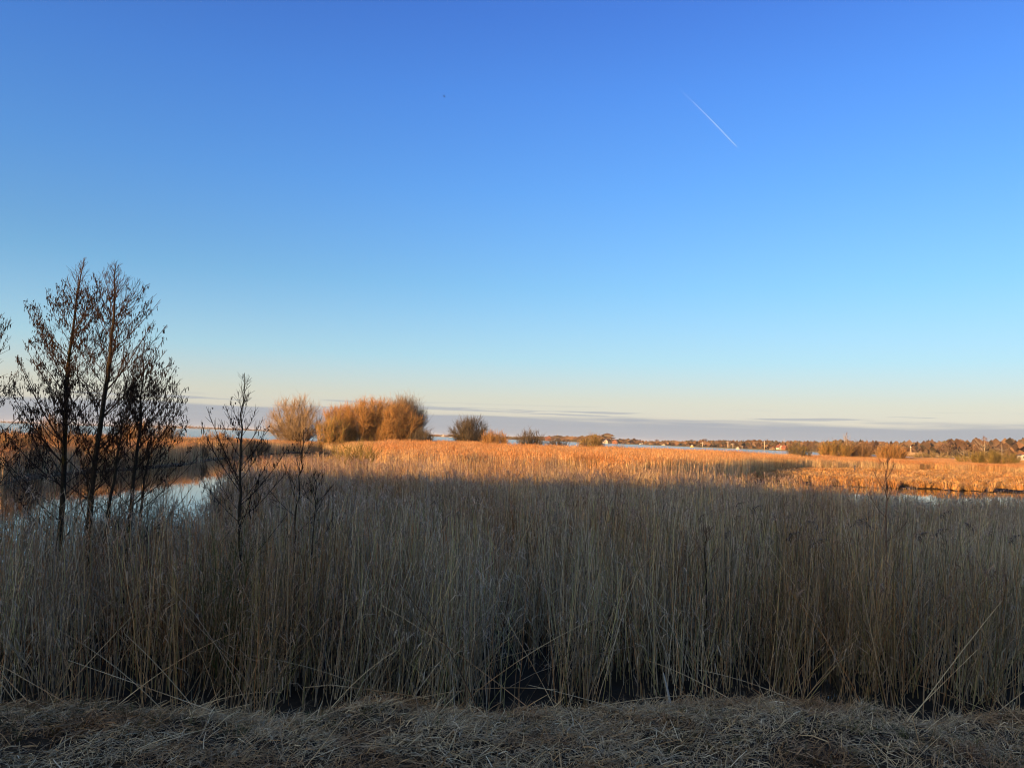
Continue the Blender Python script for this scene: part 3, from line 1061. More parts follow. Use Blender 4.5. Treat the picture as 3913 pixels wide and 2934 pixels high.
# saplings in the reeds
ALDER_SCRUB = [(160, 300, 1700, 651, 'tangle of fine brown twigs around the foot of the leftmost alder'), (420, 300, 1690, 652, 'tangle of fine brown twigs under the middle of the alder clump'),
               (630, 230, 1760, 653, 'tangle of fine brown twigs at the right foot of the spreading alder')]
G_SAP = 'thin saplings standing in the reeds'
alder(stem_path(925, 2080, 11.2, (918, 1950), (918, 1800), (926, 1610), (934, 1425)), 0.024, 507,
      'slender alder sapling with a few catkins in front of the channel end', 26, 0.12, 0.95, 0.22, 0.22, 0.72,
      limbs=[(0.36, 170, 1.25, 48, 0.008), (0.3, 10, 1.1, 40, 0.008), (0.25, 160, 1.0, 30, 0.007), (0.42, 175, 1.25, 55, 0.008)], group=G_SAP)
alder(stem_path(1132, 2080, 11.6, (1128, 2000), (1140, 1850), (1152, 1740), (1160, 1640)), 0.011, 508,
      'greenish young sapling in front of the lone willow, no catkins', 14, 0.2, 0.6, 0.03, 0.2, 0.8, group=G_SAP)
alder(stem_path(1196, 2090, 11.8, (1200, 1980), (1206, 1900), (1205, 1800)), 0.008, 509,
      'thin dark twiggy sapling just right of the greenish one', 12, 0.2, 0.5, 0.1, 0.2, 0.8, group=G_SAP)
alder(stem_path(3388, 2035, 11.6, (3384, 1960), (3387, 1850), (3390, 1745)), 0.008, 510,
      'lone reddish sapling in the reeds on the right, rising past the water strip', 9, 0.2, 0.38, 0.0, group=G_SAP, twig='red_twig', bark='red_twig')
alder(stem_path(2700, 2180, 10.6, (2695, 2110), (2700, 2030)), 0.010, 511,
      'tiny dark twiggy shoot half hidden in the reeds right of centre', 6, 0.4, 0.25, 0.0, group=G_SAP, twig='red_twig')


# ------------------------------------------------------------------ shrubs and willows further off
def fan_shrub(name, base, w, h, n_stem, n_twig, seed, label, cat, twig_cols, group=None, depth=None, tw=0.02, stem_r=0.06, dome=1.0,
              base_w=0.35, bark='willow_bark', stem_parts=True, up=0.55, twig_len=0.18, low=0.25, lean=0.0, fuzz=0.6):
    """Multi-stemmed bare shrub or willow: stems fan from the foot, twigs fill an uneven dome."""
    r = np.random.default_rng(seed)
    base = Vector(base)
    e = empty(name, base, label, cat, group)
    depth = depth or w
    ends = []
    joined = MB()
    for k in range(n_stem):
        u = (k + 0.5) / n_stem * 2 - 1 + r.normal(0, 0.08)
        a = k * 2.39996 + r.normal(0, 0.2)
        rad = math.sqrt((k + r.uniform(0.2, 0.8)) / n_stem)
        tx, ty = rad * math.cos(a), rad * math.sin(a)
        top = h * (1 - 0.42 * dome * rad ** 2.2) * (0.93 + 0.07 * r.uniform())
        p0 = np.array([tx * w * 0.5 * base_w + r.normal(0, 0.05 * w), ty * depth * 0.5 * base_w, -0.1])
        p3 = np.array([tx * w * 0.5 + lean * h, ty * depth * 0.5, top * r.uniform(0.80, 0.93)])
        t = np.linspace(0, 1, 6)[:, None]
        mid = p0 * (1 - t) + p3 * t
        mid[:, :2] = p0[:2] + (p3[:2] - p0[:2]) * (t ** (1.0 / (0.6 + up)))
        mid[1:-1] += r.normal(0, 0.012 * h, (4, 3))
        ends.append(mid)
        bb = MB() if stem_parts else joined
        bb.tube(mid, np.linspace(stem_r * r.uniform(0.7, 1.2), stem_r * 0.22, 6), 4)
        if stem_parts:
            bb.build('stem', M[bark], e)
    if not stem_parts:
        joined.build('stems', M[bark], e)
    tb = MB()
    cols = np.array(twig_cols)
    n2 = n_twig // 3
    # second order: boughs leave the stems, third order: twigs leave the boughs
    boughs = []
    for k in range(n2):
        st = ends[r.integers(len(ends))]
        i = r.integers(1, 5)
        p = st[i] + (st[i + 1] - st[i]) * r.uniform()
        d = st[i + 1] - st[i]
        d /= np.linalg.norm(d)
        d = d + r.normal(0, fuzz, 3) + [0, 0, 0.15]
        L = h * twig_len * r.uniform(0.7, 1.4)
        pts, _ = bez(p, d, L, 0.5, r, 3, 0.03)
        if pts[-1, 2] < low * h * r.uniform(0.3, 1):
            pts[:, 2] += 0.1 * h * r.uniform()
        boughs.append(pts)
        tb.tube(pts, np.linspace(tw * 0.9, tw * 0.45, 4), 3, cols[r.integers(len(cols))] * r.uniform(0.6, 1.1))
    for k in range(n_twig):
        bo = boughs[r.integers(len(boughs))]
        i = r.integers(0, 3)
        p = bo[i] + (bo[i + 1] - bo[i]) * r.uniform()
        d = bo[-1] - bo[0]
        d /= np.linalg.norm(d)
        d = d + r.normal(0, fuzz, 3) + [0, 0, 0.15]
        L = h * twig_len * r.uniform(0.4, 1.1)
        pts, _ = bez(p, d, L, 0.4, r, 2, 0.05)
        tb.tube(pts, [tw * 0.55, tw * 0.45, tw * 0.2], 3, cols[r.integers(len(cols))] * r.uniform(0.65, 1.25))
    tb.build('crown', M['tw'], e)
    return e


ORANGE = [(0.38, 0.21, 0.085), (0.31, 0.17, 0.075), (0.28, 0.19, 0.08)]
TAN = [(0.33, 0.25, 0.16), (0.28, 0.2, 0.13), (0.25, 0.2, 0.14)]
DARK = [(0.10, 0.085, 0.07), (0.08, 0.07, 0.06), (0.12, 0.1, 0.075)]
GREENISH = [(0.21, 0.17, 0.06), (0.17, 0.14, 0.05), (0.24, 0.17, 0.07)]
BROWN = [(0.2, 0.135, 0.085), (0.16, 0.11, 0.07), (0.22, 0.14, 0.08)]


def spot(px_, Y, z=0.1):
    return (float(gx(px_, Y)), Y, z)


def hz(px_, py_, Y):
    """Height above the marsh of what reaches row py_ at depth Y."""
    return at(px_, py_, Y).z - 0.1


def wide(a, b, Y):
    return float(gx(b, Y) - gx(a, Y))


Y = 130
fan_shrub('willow_tree', spot(1128, Y), wide(1016, 1246, Y), hz(1130, 1490, Y), 34, 6500, 601, 'lone pale willow with an open rounded crown left of the big thicket', 'tree',
          TAN, tw=0.022, stem_r=0.12, base_w=0.10, dome=1.45, up=0.4, low=0.35, twig_len=0.13, fuzz=0.8)
fan_shrub('willow_thicket', spot(1425, 126), wide(1232, 1618, 126), hz(1400, 1507, 126), 100, 24000, 602, 'big dense orange willow thicket on the reed island', 'willow',
          ORANGE, tw=0.023, stem_r=0.09, base_w=0.66, dome=0.75, up=0.4, depth=9, twig_len=0.12, fuzz=0.95)
fan_shrub('willow_bush', spot(1268, 120), wide(1215, 1330, 120), hz(1268, 1590, 120), 22, 2200, 603, 'lower yellowish willow bush at the left foot of the big thicket', 'bush',
          GREENISH + ORANGE, tw=0.032, stem_r=0.06, base_w=0.5, dome=0.9, depth=5, twig_len=0.2)
fan_shrub('willow_tree', spot(1545, 132), wide(1480, 1630, 132), hz(1545, 1500, 132), 30, 7500, 604, 'greyer bare willow rising at the right end of the big thicket', 'tree',
          [(0.2, 0.15, 0.1), (0.17, 0.13, 0.09)], tw=0.024, stem_r=0.10, base_w=0.3, dome=1.0, depth=7, twig_len=0.16)
fan_shrub('willow_bush', spot(1610, 124), wide(1570, 1660, 124), hz(1612, 1640, 124), 18, 1500, 605, 'low dark bush at the right foot of the thicket beside the lake', 'bush',
          DARK, tw=0.034, stem_r=0.05, base_w=0.6, dome=0.8, depth=4, twig_len=0.22)
fan_shrub('oak_tree', spot(1795, 128), wide(1715, 1878, 128), hz(1800, 1578, 128), 30, 7000, 606, 'grey bare round crowned tree standing alone by the lake', 'tree',
          [(0.10, 0.085, 0.07), (0.085, 0.075, 0.06)], tw=0.023, stem_r=0.13, base_w=0.05, dome=1.35, depth=6.5, up=0.25, twig_len=0.15, low=0.4, fuzz=0.9)
fan_shrub('willow_bush', spot(1893, 116), wide(1840, 1945, 116), hz(1893, 1645, 116), 20, 2200, 607, 'orange willow bush just right of the lone grey tree', 'bush',
          ORANGE, tw=0.03, stem_r=0.05, base_w=0.45, dome=0.8, depth=4, twig_len=0.2)
fan_shrub('willow_bush', spot(2027, 112), wide(1975, 2075, 112), hz(2027, 1642, 112), 40, 1500, 608, 'dark upright bush between the orange bush and the low dark one', 'bush',
          DARK, tw=0.026, stem_r=0.04, base_w=0.45, dome=0.75, depth=3.6, twig_len=0.2, bark='bark')
fan_shrub('willow_bush', spot(2130, 112), wide(2085, 2180, 112), hz(2130, 1672, 112), 30, 1000, 609, 'lowest dark bush of the row in front of the lake', 'bush',
          DARK, tw=0.025, stem_r=0.035, base_w=0.5, dome=0.8, depth=3, twig_len=0.22, bark='bark')
fan_shrub('willow_bush', spot(2262, 110), wide(2210, 2315, 110), hz(2262, 1662, 110), 34, 2000, 610, 'brown green bush at the right end of the row by the lake', 'bush',
          BROWN + GREENISH, tw=0.028, stem_r=0.04, base_w=0.5, dome=0.7, depth=3.6, twig_len=0.2)
fan_shrub('willow_bush', spot(2372, 112), wide(2340, 2402, 112), hz(2372, 1697, 112), 24, 300, 611, 'faint sparse shrub standing against the open lake', 'bush',
          TAN, tw=0.02, stem_r=0.025, base_w=0.4, dome=0.7, depth=2, twig_len=0.25)
# olive bush straddling the edge of the shade, and shrubs on the left bank
fan_shrub('willow_bush', spot(1365, 44), wide(1280, 1450, 44), hz(1365, 1690, 44), 34, 1500, 612, 'olive willow shrub where the shaded reeds meet the sunlit ones', 'bush',
          GREENISH, tw=0.014, stem_r=0.02, base_w=0.3, dome=0.6, depth=2.6, twig_len=0.22)
fan_shrub('willow_bush', spot(835, 92), wide(760, 900, 92), hz(835, 1655, 92), 26, 2400, 613, 'brown rounded bush on the far bank behind the alder sapling', 'bush',
          BROWN + ORANGE, tw=0.026, stem_r=0.04, base_w=0.5, dome=0.9, depth=4, twig_len=0.22)
fan_shrub('willow_bush', spot(640, 84), wide(590, 690, 84), hz(640, 1628, 84), 24, 1600, 614, 'pale brown bush on the far bank at the right of the alder clump', 'bush',
          TAN + BROWN, tw=0.024, stem_r=0.04, base_w=0.5, dome=0.9, depth=4, twig_len=0.22)
fan_shrub('willow_bush', spot(520, 88), wide(465, 580, 88), hz(520, 1606, 88), 24, 1600, 615, 'sunlit bush on the far bank glimpsed through the spreading alder', 'bush',
          ORANGE + TAN, tw=0.024, stem_r=0.04, base_w=0.5, dome=0.9, depth=4, twig_len=0.22)
fan_shrub('willow_bush', spot(205, 78), wide(150, 275, 78), hz(205, 1600, 78), 24, 1600, 616, 'dark brown bush on the far bank glimpsed behind the leftmost alder', 'bush',
          BROWN, tw=0.024, stem_r=0.04, base_w=0.5, dome=0.9, depth=4, twig_len=0.22)
for px_, Y_, w_, top_, sd_, lb_ in ((60, 47, 210, 1640, 641, 'brown brush on the far bank at the left edge of the picture'),
                                    (290, 57, 210, 1655, 642, 'rusty brush on the far bank between the two tall alder trunks'),
                                    (435, 62, 190, 1662, 643, 'brown brush on the far bank seen just right of the tall pointed alder'),
                                    (715, 74, 190, 1668, 644, 'low brown brush on the far bank between the alder clump and the sapling'),
                                    (955, 96, 180, 1676, 645, 'dark low brush where the far bank bends behind the alder sapling')):
    fan_shrub('brush', spot(px_, Y_, 0.0), wide(px_ - w_ / 2, px_ + w_ / 2, Y_), hz(px_, top_, Y_), 40, 2600, sd_, lb_, 'brush',
              BROWN + BROWN + ORANGE + DARK, tw=0.02, stem_r=0.025, base_w=0.7, dome=0.9, depth=4.0, twig_len=0.22, stem_parts=False, group='brush along the far bank of the channel')
for px_, Y_, w_, top_, sd_, lb_ in ((930, 19, 190, 1790, 631, 'low dark twiggy scrub at the channel edge right behind the alder sapling'),
                                    (1075, 25, 190, 1775, 632, 'dark twiggy scrub at the channel edge behind the greenish sapling'),
                                    (1215, 32, 170, 1757, 633, 'dark twiggy scrub at the channel end just left of the olive shrub')):
    fan_shrub('scrub', spot(px_, Y_, 0.0), wide(px_ - w_ / 2, px_ + w_ / 2, Y_), hz(px_, top_, Y_), 30, 800, sd_, lb_, 'scrub',
              BROWN + DARK, tw=0.009, stem_r=0.012, base_w=0.6, dome=0.6, depth=2.0, twig_len=0.2, stem_parts=False, group='low scrub along the channel edge')
# right hand shrubs
fan_shrub('willow_bush', spot(3050, 116), wide(3010, 3095, 116), hz(3050, 1697, 116), 22, 1300, 617, 'dark olive bush standing against the lake left of the shrub belt', 'bush',
          GREENISH + DARK, tw=0.028, stem_r=0.04, base_w=0.5, dome=0.9, depth=4, twig_len=0.22)
fan_shrub('willow_bush', spot(3185, 148), wide(3125, 3255, 148), hz(3185, 1688, 148), 30, 2600, 618, 'broad orange and olive bush at the left of the shrub belt', 'bush',
          ORANGE + GREENISH, tw=0.034, stem_r=0.05, base_w=0.6, dome=0.7, depth=6, twig_len=0.22)
fan_shrub('willow_bush', spot(3280, 150), wide(3225, 3345, 150), hz(3280, 1692, 150), 26, 2200, 619, 'reddish brown shrub in the middle of the shrub belt', 'bush',
          BROWN, tw=0.034, stem_r=0.05, base_w=0.6, dome=0.7, depth=6, twig_len=0.22)
fan_shrub('willow_bush', spot(3405, 140), wide(3355, 3460, 140), hz(3405, 1697, 140), 28, 2600, 620, 'round bright orange bush behind the lone reddish sapling', 'bush',
          ORANGE, tw=0.034, stem_r=0.05, base_w=0.5, dome=1.0, depth=5, twig_len=0.22)
fan_shrub('willow_bush', spot(3780, 120), wide(3660, 3900, 120), hz(3780, 1728, 120), 46, 3600, 621, 'wide olive green willow scrub in front of the wood at the right', 'bush',
          GREENISH, tw=0.028, stem_r=0.04, base_w=0.6, dome=0.7, depth=6, twig_len=0.25)
fan_shrub('willow_bush', spot(3560, 185), wide(3500, 3660, 185), hz(3560, 1728, 185), 26, 1500, 622, 'low tan scrub below the pale channel post', 'bush',
          TAN + GREENISH, tw=0.036, stem_r=0.04, base_w=0.7, dome=0.8, depth=6, twig_len=0.3)
for px_, w_, top_, sd_, lb_ in ALDER_SCRUB:
    fan_shrub('twig_scrub', spot(px_, 14.2, 0.0), wide(px_ - w_ / 2, px_ + w_ / 2, 14.2), hz(px_, top_, 14.2), 26, 700, sd_, lb_, 'scrub', [(0.10, 0.06, 0.04), (0.075, 0.05, 0.036), (0.13, 0.075, 0.045)],
              tw=0.0042, stem_r=0.006, base_w=0.6, dome=0.7, depth=1.2, twig_len=0.2, stem_parts=False, group='brown twig scrub below the alders', fuzz=0.8, bark='red_twig')
# olive willow stems among the front reeds
fan_shrub('willow_shrub', spot(920, 9.75, -0.05), 1.0, 2.3, 16, 160, 623, 'olive green upright willow stems among the front reeds left of centre', 'shrub',
          [(0.09, 0.085, 0.03), (0.11, 0.1, 0.04)], tw=0.004, stem_r=0.010, base_w=0.28, dome=0.4, depth=0.7, bark='olive', twig_len=0.16, low=0.5)


# ------------------------------------------------------------------ far woods
def wood_crown(seed, h, w, tone, n=420, conical=False, trunk=(0.13, 0.10, 0.075)):
    r = np.random.default_rng(seed)
    b = MB()
    b.tube([(0, 0, -0.5), (0.1, 0, h * 0.3), (0, 0.1, h * 0.75)], [0.035 * h, 0.025 * h, 0.006 * h], 5, trunk)
    lob = [(r.normal(0, 0.22 * w), r.normal(0, 0.22 * w), h * r.uniform(0.45, 0.8), r.uniform(0.22, 0.38) * w) for _ in range(7)]
    for k in range(6):
        L = lob[k]
        b.tube([(0, 0, h * 0.25), (L[0] * 0.5, L[1] * 0.5, L[2] * 0.6), (L[0], L[1], L[2])], [0.014 * h, 0.009 * h, 0.003 * h], 3, trunk)
    for k in range(n):
        L = lob[r.integers(7)]
        v = r.normal(0, 1, 3)
        v /= np.linalg.norm(v)
        p = np.array(L[:3]) + v * L[3] * r.uniform(0.5, 1.0) * [1, 1, 0.9]
        if conical:
            f = r.uniform()
            a = r.uniform(0, 6.28)
            p = np.array([math.cos(a) * w * 0.4 * (1 - f), math.sin(a) * w * 0.4 * (1 - f), h * (0.2 + 0.8 * f)])
        s = r.uniform(0.035, 0.08) * w
        d1, d2 = r.normal(0, 1, 3) + [0, 0, 0.6], r.normal(0, 1, 3)
        d1 /= np.linalg.norm(d1)
        d2 = np.cross(d1, d2)
        d2 /= np.linalg.norm(d2)
        c = np.array(tone) * r.uniform(0.65, 1.25)
        b.add([p - d1 * s, p + d2 * s * 0.35, p + d1 * s * 1.1, p - d2 * s * 0.3], [(0, 1, 2, 3)], c)
    return b.mesh('woodland_tree', M['wood'], False)


WT = [(0.115, 0.080, 0.062), (0.10, 0.072, 0.06), (0.13, 0.088, 0.062), (0.085, 0.075, 0.058), (0.12, 0.075, 0.055), (0.075, 0.065, 0.058)]
variants = [wood_crown(700 + k, 1.0, 0.85, WT[k % 6]) for k in range(9)]
r = np.random.default_rng(80)
NW = 0
# skyline of the near wood: image row of the tree tops per column
SKY_PX = [2300, 2345, 2440, 2460, 2560, 2640, 2700, 2760, 2900, 2950, 3000, 3060, 3130, 3200, 3300, 3400, 3500, 3580, 3640, 3700, 3730, 3800, 3860, 3960, 4100]
SKY_PY = [1676, 1674, 1676, 1686, 1683, 1684, 1682, 1683, 1680, 1682, 1686, 1683, 1689, 1682, 1686, 1690, 1690, 1684, 1677, 1688, 1680, 1685, 1680, 1682, 1682]
for k in range(150):
    pxk = 2290 + (4080 - 2290) * (k + r.uniform(0, 1)) / 150
    shore = float(np.interp(pxk, SH_PX, SH_Y))
    deep = r.uniform(0.03, 0.45) ** 1.2
    Yk = shore * (1 + deep)
    top = np.interp(pxk, SKY_PX, SKY_PY) + r.normal(2, 4) + (14 * r.uniform() if deep < 0.12 else 0)
    h = at(pxk, top, Yk).z - 0.4
    o = bpy.data.objects.new('woodland_tree', variants[r.integers(9)])
    col.objects.link(o)
    o.location = spot(pxk, Yk, 0.4)
    s = h * r.uniform(0.75, 1.25)
    o.scale = (s, s, h)
    o.rotation_euler.z = r.uniform(0, 6.28)
    tag(o, 'bare reddish brown tree in the wood along the far shore at the right', 'tree', 'trees of the wood along the far shore')
far_wood = MB()                                        # what lies behind and between, and the far left shore
for k in range(5200):
    left = k < 2000
    pxk = r.uniform(-500, 2330) if left else r.uniform(2250, 4200)
    shore = float(np.interp(pxk, SH_PX, SH_Y))
    Yk = shore * (1.01 + 0.25 * r.uniform()) if left else shore * (1.1 + 0.5 * r.uniform())
    hh = 3.0 + 11.0 * max(0, 0.42 + 0.6 * noise1(pxk * 0.014, 81)) if left else at(pxk, np.interp(pxk, SKY_PX, SKY_PY) + 4, Yk).z
    if left and 2220 < pxk:
        hh *= 1.2
    z = 0.5 + hh * r.uniform(0, 1) ** 0.8 * r.uniform(0.7, 1)
    p = np.array([float(gx(pxk, Yk)), Yk, z])
    s = (9.0 if left else 2.4) * r.uniform(0.6, 1.2)
    hs = min(s, 2.2) * r.uniform(0.6, 1.2)
    a = r.uniform(-0.6, 0.6)
    dx = np.array([math.cos(a), math.sin(a), 0])
    far_wood.add([p - dx * s, p - [0, 0, hs], p + dx * s, p + [0, 0, hs] + dx * s * r.uniform(-.4, .4)], [(0, 1, 2, 3)],
                 np.array(WT[r.integers(6)]) * r.uniform(0.6, 1.1))
tag(far_wood.build('far_woodland', M['wood'], smooth=False), kind='stuff')


def pale_tree(px_, top, Y, seed, label, w, n=150):
    r = np.random.default_rng(seed)
    h = at(px_, top, Y).z - 0.4
    e = empty('pale_tree', spot(px_, Y, 0.4), label, 'tree')
    b = MB()
    b.tube([(0, 0, -0.3), (0.1, 0, h * 0.35), (0, 0, h * 0.95)], [0.022 * h, 0.018 * h, 0.004 * h], 5)
    for k in range(16):
        a = r.uniform(0, 6.28)
        z0 = h * r.uniform(0.25, 0.6)
        b.tube([(0, 0, z0), (math.cos(a) * w * 0.3, math.sin(a) * w * 0.3, z0 + h * 0.14), (math.cos(a) * w * 0.5, math.sin(a) * w * 0.5, min(h * 0.97, z0 + h * 0.4))],
               [0.008 * h, 0.006 * h, 0.002 * h], 3)
    b.build('trunk', M['pale_bark'], e)
    cr = MB()
    for k in range(n):
        f = r.uniform()
        a = r.uniform(0, 6.28)
        p = np.array([math.cos(a) * w * 0.5 * (1.05 - f) * r.uniform(0.3, 1), math.sin(a) * w * 0.5 * (1.05 - f), h * (0.4 + 0.62 * f)])
        d = r.normal(0, 0.4, 3) + [0, 0, 1]
        s = 0.05 * h * r.uniform(0.6, 1.3)
        cr.tube([p - d * s, p + d * s], [0.006 * h, 0.002 * h], 3, np.array((0.2, 0.13, 0.09)) * r.uniform(0.7, 1.2))
    cr.build('crown', M['tw'], e)


pale_tree(3762, 1668, 345, 901, 'pale trunked birch with a pointed top sticking out above the right hand wood', 9)
pale_tree(3828, 1690, 335, 902, 'pale forked tree with bright spreading limbs near the right edge', 9)
pale_tree(3236, 1653, 420, 903, 'thin bare treetop standing above the shrub belt skyline', 4, 34)
pale_tree(3680, 1708, 340, 904, 'short pale trunked tree left of the pointed birch', 5)


# ------------------------------------------------------------------ buildings, masts and marks on the far shore
def house(px_, Y, w, d, hw, hr, wall, roof, label, turn=0.0, name='house', cat='house', z=0.5, windows=3):
    k_ = 0.42 if 'shed' in name or 'boathouse' in label else 0.58
    w, d, hw, hr = w * k_, d * k_, hw * k_, hr * k_
    e = empty(name, spot(px_, Y, z), label, cat)
    e.rotation_euler.z = turn
    b = MB()
    x, y = w / 2, d / 2
    v = [(-x, -y, -0.5), (x, -y, -0.5), (x, y, -0.5), (-x, y, -0.5), (-x, -y, hw), (x, -y, hw), (x, y, hw), (-x, y, hw), (0, -y, hw + hr), (0, y, hw + hr)]
    b.add(v, [(0, 1, 5, 8, 4), (2, 3, 7, 9, 6), (1, 2, 6, 5), (3, 0, 4, 7)])
    b.build('wall', M[wall], e, smooth=False)
    rb = MB()
    o = 0.35
    t = 0.18
    for s in (-1, 1):
        sl = hr / x
        a = [(s * (x + o), -y - o, hw - o * sl), (0, -y - o, hw + hr), (0, y + o, hw + hr), (s * (x + o), y + o, hw - o * sl)]
        up = [(p[0], p[1], p[2] + t) for p in a]
        dn = [(p[0], p[1], p[2] + 0.01) for p in a]
        rb.add(dn + up, [(0, 1, 2, 3), (4, 5, 6, 7), (0, 1, 5, 4), (1, 2, 6, 5), (2, 3, 7, 6), (3, 0, 4, 7)])
    ro = rb.build('roof', M[roof], e, smooth=False)
    cb = MB()
    cb.box((x * 0.25, y * 0.2, hw + hr * 0.6), (x * 0.25 + 0.7, y * 0.2 + 0.7, hw + hr + 0.9))
    cb.build('chimney', M['brick'], ro, smooth=False)
    for k in range(windows):
        wx = -x + w * (k + 0.5) / windows
        wb = MB()
        wb.box((wx - w * 0.07, -y - 0.06, hw * 0.3), (wx + w * 0.07, -y + 0.05, hw * 0.75))
        wb.build('window', M['glass'], e, smooth=False)
    return e


house(2313, 905, 9, 10, 3.0, 5.0, 'white', 'slate', 'white gabled house at the water edge right of the brown green bush', 0.1)
house(2350, 880, 11, 9, 3.5, 3.5, 'brick', 'tile', 'low orange lit brick house beside the white gabled house', -0.3)
house(2095, 1330, 16, 14, 7.0, 6.0, 'brick', 'tile', 'large red brick house across the lake behind the low dark bush', 0.2, windows=4)
house(1693, 2320, 15, 14, 5, 7, 'white', 'slate', 'tiny white house across the lake, left one of the pair by the grey tree', 0.2)
house(1722, 2300, 15, 14, 5, 6, 'white', 'tile', 'tiny white house with red roof across the lake just left of the grey tree', -0.2)
house(2450, 870, 7, 7, 2.5, 3.0, 'white', 'slate', 'small whitish boathouse on the far shore left of the masts', 0.4)
house(2535, 790, 8, 5, 1.6, 1.2, 'white', 'slate', 'low white shed at the water edge left of the first mast', 0.0, name='shed', cat='shed', windows=2)
house(2978, 585, 5.5, 8, 3.2, 3.4, 'white', 'tile', 'white gable end of the cottage by the water right of the tall mast', 0.15)
house(2998, 580, 5, 6, 2.8, 2.6, 'brick', 'tile', 'small red brick cottage touching the white gabled one on its right', 0.6)
house(2950, 590, 9, 5, 1.8, 1.0, 'timber', 'slate', 'long low boat shed left of the white gabled cottage', 0.0, name='shed', cat='shed', windows=2)
house(3905, 355, 5.2, 4, 3.3, 0.6, 'white', 'slate', 'small white hut at the right edge of the picture', 0.0, name='hut', cat='hut', windows=1)


def mast(px_, top, foot, Y, rad, label, cross=True):
    z1, z0 = at(px_, top, Y).z, min(0.6, at(px_, foot, Y).z)
    e = empty('mast', spot(px_, Y, z0), label, 'mast')
    b = MB()
    b.tube([(0, 0, -0.5), (0, 0, (z1 - z0) * 0.6), (0.02, 0, z1 - z0)], [rad, rad * 0.9, rad * 0.6], 8, cap=True)
    b.build('pole', M['pole'], e)
    if cross:
        b = MB()
        zc = (z1 - z0) * 0.78
        b.tube([(-rad * 5, 0, zc), (rad * 5, 0, zc)], [rad * 0.4, rad * 0.4], 5, cap=True)
        b.build('spreader', M['pole'], e)


mast(2684, 1688, 1708, 690, 0.42, 'pale mast furthest left, standing alone before the wood')
mast(2782, 1684, 1711, 650, 0.40, 'tall slim pale mast, left one of the middle pair')
mast(2801, 1692, 1714, 640, 0.34, 'shorter pale mast, right one of the middle pair')
mast(2836, 1702, 1716, 620, 0.28, 'shortest pale mast by the water, right of the middle pair')
mast(2921, 1684, 1716, 600, 0.45, 'thickest tall pale mast, left of the waterside cottages')
mast(2996, 1677, 1702, 900, 0.40, 'distant white spire like mast above the trees right of the cottages', False)
mast(2131, 1659, 1680, 2600, 1.3, 'faint distant white tower across the lake above the low dark bush', False)

# channel marker post with its timber landing
e = empty('channel_post', spot(3480, 398, 0), 'thick pale channel post with a bright pointed top at the water edge', 'post')
b = MB()
z1 = at(3486, 1704, 398).z
b.tube([(0, 0, -0.5), (0, 0, z1 * 0.86)], [0.45, 0.42], 8, cap=True)
b.build('post', M['timber'], e)
b = MB()
b.tube([(0, 0, z1 * 0.86), (0, 0, z1 * 0.93), (0, 0, z1)], [0.46, 0.40, 0.08], 8, cap=True)
b.build('cap', M['white'], e)
e = empty('jetty', spot(3560, 396, 0), 'long low dark timber jetty reaching right from the channel post', 'jetty')
b = MB()
b.box((-12, -1, 0.45), (19, 1.2, 0.75))
b.build('deck', M['timber'], e, smooth=False)
for k in range(9):
    b = MB()
    b.tube([(-11 + k * 3.6, -0.6, -0.6), (-11 + k * 3.6, -0.6, 0.95)], [0.14, 0.14], 6, cap=True)
    b.build('pile', M['timber'], e)
b = MB()
b.box((-13, -0.4, 0.76), (-6, 1.0, 2.2))
b.build('fender_wall', M['timber'], e, smooth=False)


def boat(px_, Y, L, hull, label):
    e = empty('boat', spot(px_, Y, 0), label, 'boat')
    b = MB()
    ring = [(-L / 2, 0.5), (-L / 2, -0.5), (L * 0.2, -0.62), (L / 2, 0), (L * 0.2, 0.62)]
    n = 5
    w = L * 0.28
    v = [(x * 0.9, y * w * 0.7, -0.2) for x, y in ring] + [(x, y * w, 0.75) for x, y in ring]
    b.add(v, [tuple(range(n, 2 * n))] + [(i, (i + 1) % n, (i + 1) % n + n, i + n) for i in range(n)])
    b.build('hull', M[hull], e, smooth=False)
    b = MB()
    b.box((-L * 0.25, -w * 0.35, 0.76), (L * 0.12, w * 0.35, 1.9))
    c = b.build('cabin', M['white'], e, smooth=False)
    b = MB()
    b.box((-L * 0.2, -w * 0.35 - 0.03, 1.2), (L * 0.08, -w * 0.35 + 0.05, 1.65))
    b.build('window', M['glass'], c, smooth=False)


boat(2645, 655, 3.8, 'yellow', 'small yellow boat moored on the lake left of the masts')
boat(2820, 565, 3.2, 'white', 'small white boat on the water below the middle masts')

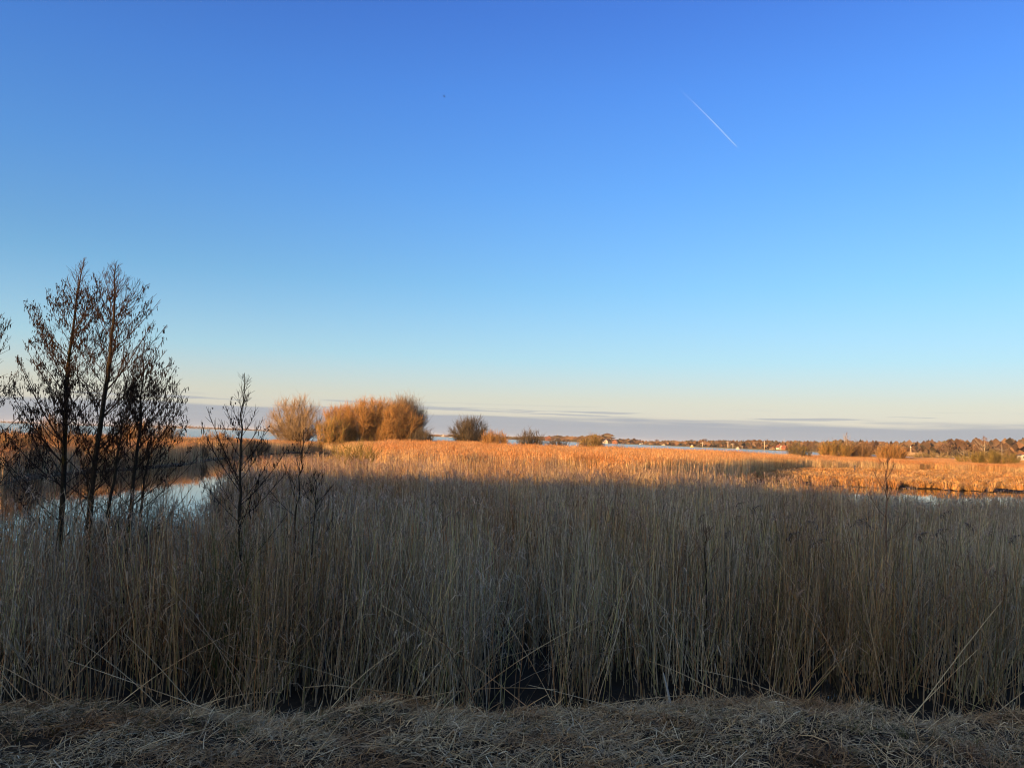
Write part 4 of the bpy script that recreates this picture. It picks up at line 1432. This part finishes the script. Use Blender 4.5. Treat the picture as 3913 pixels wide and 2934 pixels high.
# ------------------------------------------------------------------ sky things
p = at(1697, 369, 90)
e = empty('bird', p, 'tiny dark bird gliding high in the open sky left of centre', 'bird')
b = MB()
b.tube([(-0.11, 0, 0.03), (-0.05, 0, 0.025), (0.03, 0, 0), (0.10, 0, -0.04), (0.15, 0, -0.06)], [0.012, 0.03, 0.034, 0.02, 0.006], 6)
b.build('body', M['feather'], e)
for s in (-1, 1):
    b = MB()
    b.add([(-0.05, 0, 0.02), (0.05, 0, 0.0), (0.02, s * 0.16, 0.07), (-0.05, s * 0.15, 0.07), (0.06, s * 0.32, 0.03),
           (-0.05, 0, 0.012), (0.05, 0, -0.008), (0.02, s * 0.16, 0.062), (-0.05, s * 0.15, 0.062), (0.06, s * 0.32, 0.026)],
          [(0, 1, 2, 3), (3, 2, 4), (5, 8, 7, 6), (8, 9, 7), (1, 6, 7, 2), (2, 7, 9, 4), (4, 9, 8, 3), (3, 8, 5, 0)])
    b.build('wing', M['feather'], e, smooth=False)

m = bpy.data.materials.new('vapour')
m.use_nodes = True
nt = m.node_tree
pb = nt.nodes['Principled BSDF']
pb.inputs['Base Color'].default_value = (0.5, 0.74, 0.97, 1)
pb.inputs['Roughness'].default_value = 1.0
at_ = nt.nodes.new('ShaderNodeAttribute')
at_.attribute_name = 'tone'
nt.links.new(at_.outputs['Fac'], pb.inputs['Alpha'])
a0, a1 = at(2815, 561, 24000), at(2585, 330, 27000)
b = MB()
n = 40
t = np.linspace(0, 1, n)
A, B = np.array(a0), np.array(a1)
for off in (-16, 16):
    pts_ = A[None] * (1 - t[:, None]) + B[None] * t[:, None] + np.array([0, 0, 10.0])[None] * np.sin(t * 3.14)[:, None] * 4
    pts_ = pts_ + np.array([0, 0, off])[None] * np.clip(0.2 + t * 6, 0, 1)[:, None] * (1 - 0.5 * t[:, None])
    al = np.interp(t, [0, 0.04, 0.25, 0.65, 0.72, 1], [0.05, 0.05, 0.036, 0.018, 0.008, 0.0])
    b.tube(pts_, 9 + 10 * np.minimum(t * 3, 1), 8, np.stack([al] * 3, 1))
o = b.build('contrail', m)
tag(o, 'thin white aeroplane vapour trail slanting down across the blue sky', 'contrail')

# ------------------------------------------------------------------ evening haze over the lake
hzb = MB()
hzb.box((-12500, -3500, -2.0), (12500, 12500, 32.0))
hm = bpy.data.materials.new('haze')
hm.use_nodes = True
hn = hm.node_tree
hn.nodes.remove(hn.nodes['Principled BSDF'])
pv = hn.nodes.new('ShaderNodeVolumePrincipled')
pv.inputs['Density'].default_value = 0.00004
pv.inputs['Color'].default_value = (0.80, 0.87, 0.97, 1)
hn.links.new(pv.outputs[0], hn.nodes['Material Output'].inputs['Volume'])
tag(hzb.build('haze', hm, smooth=False), kind='stuff')
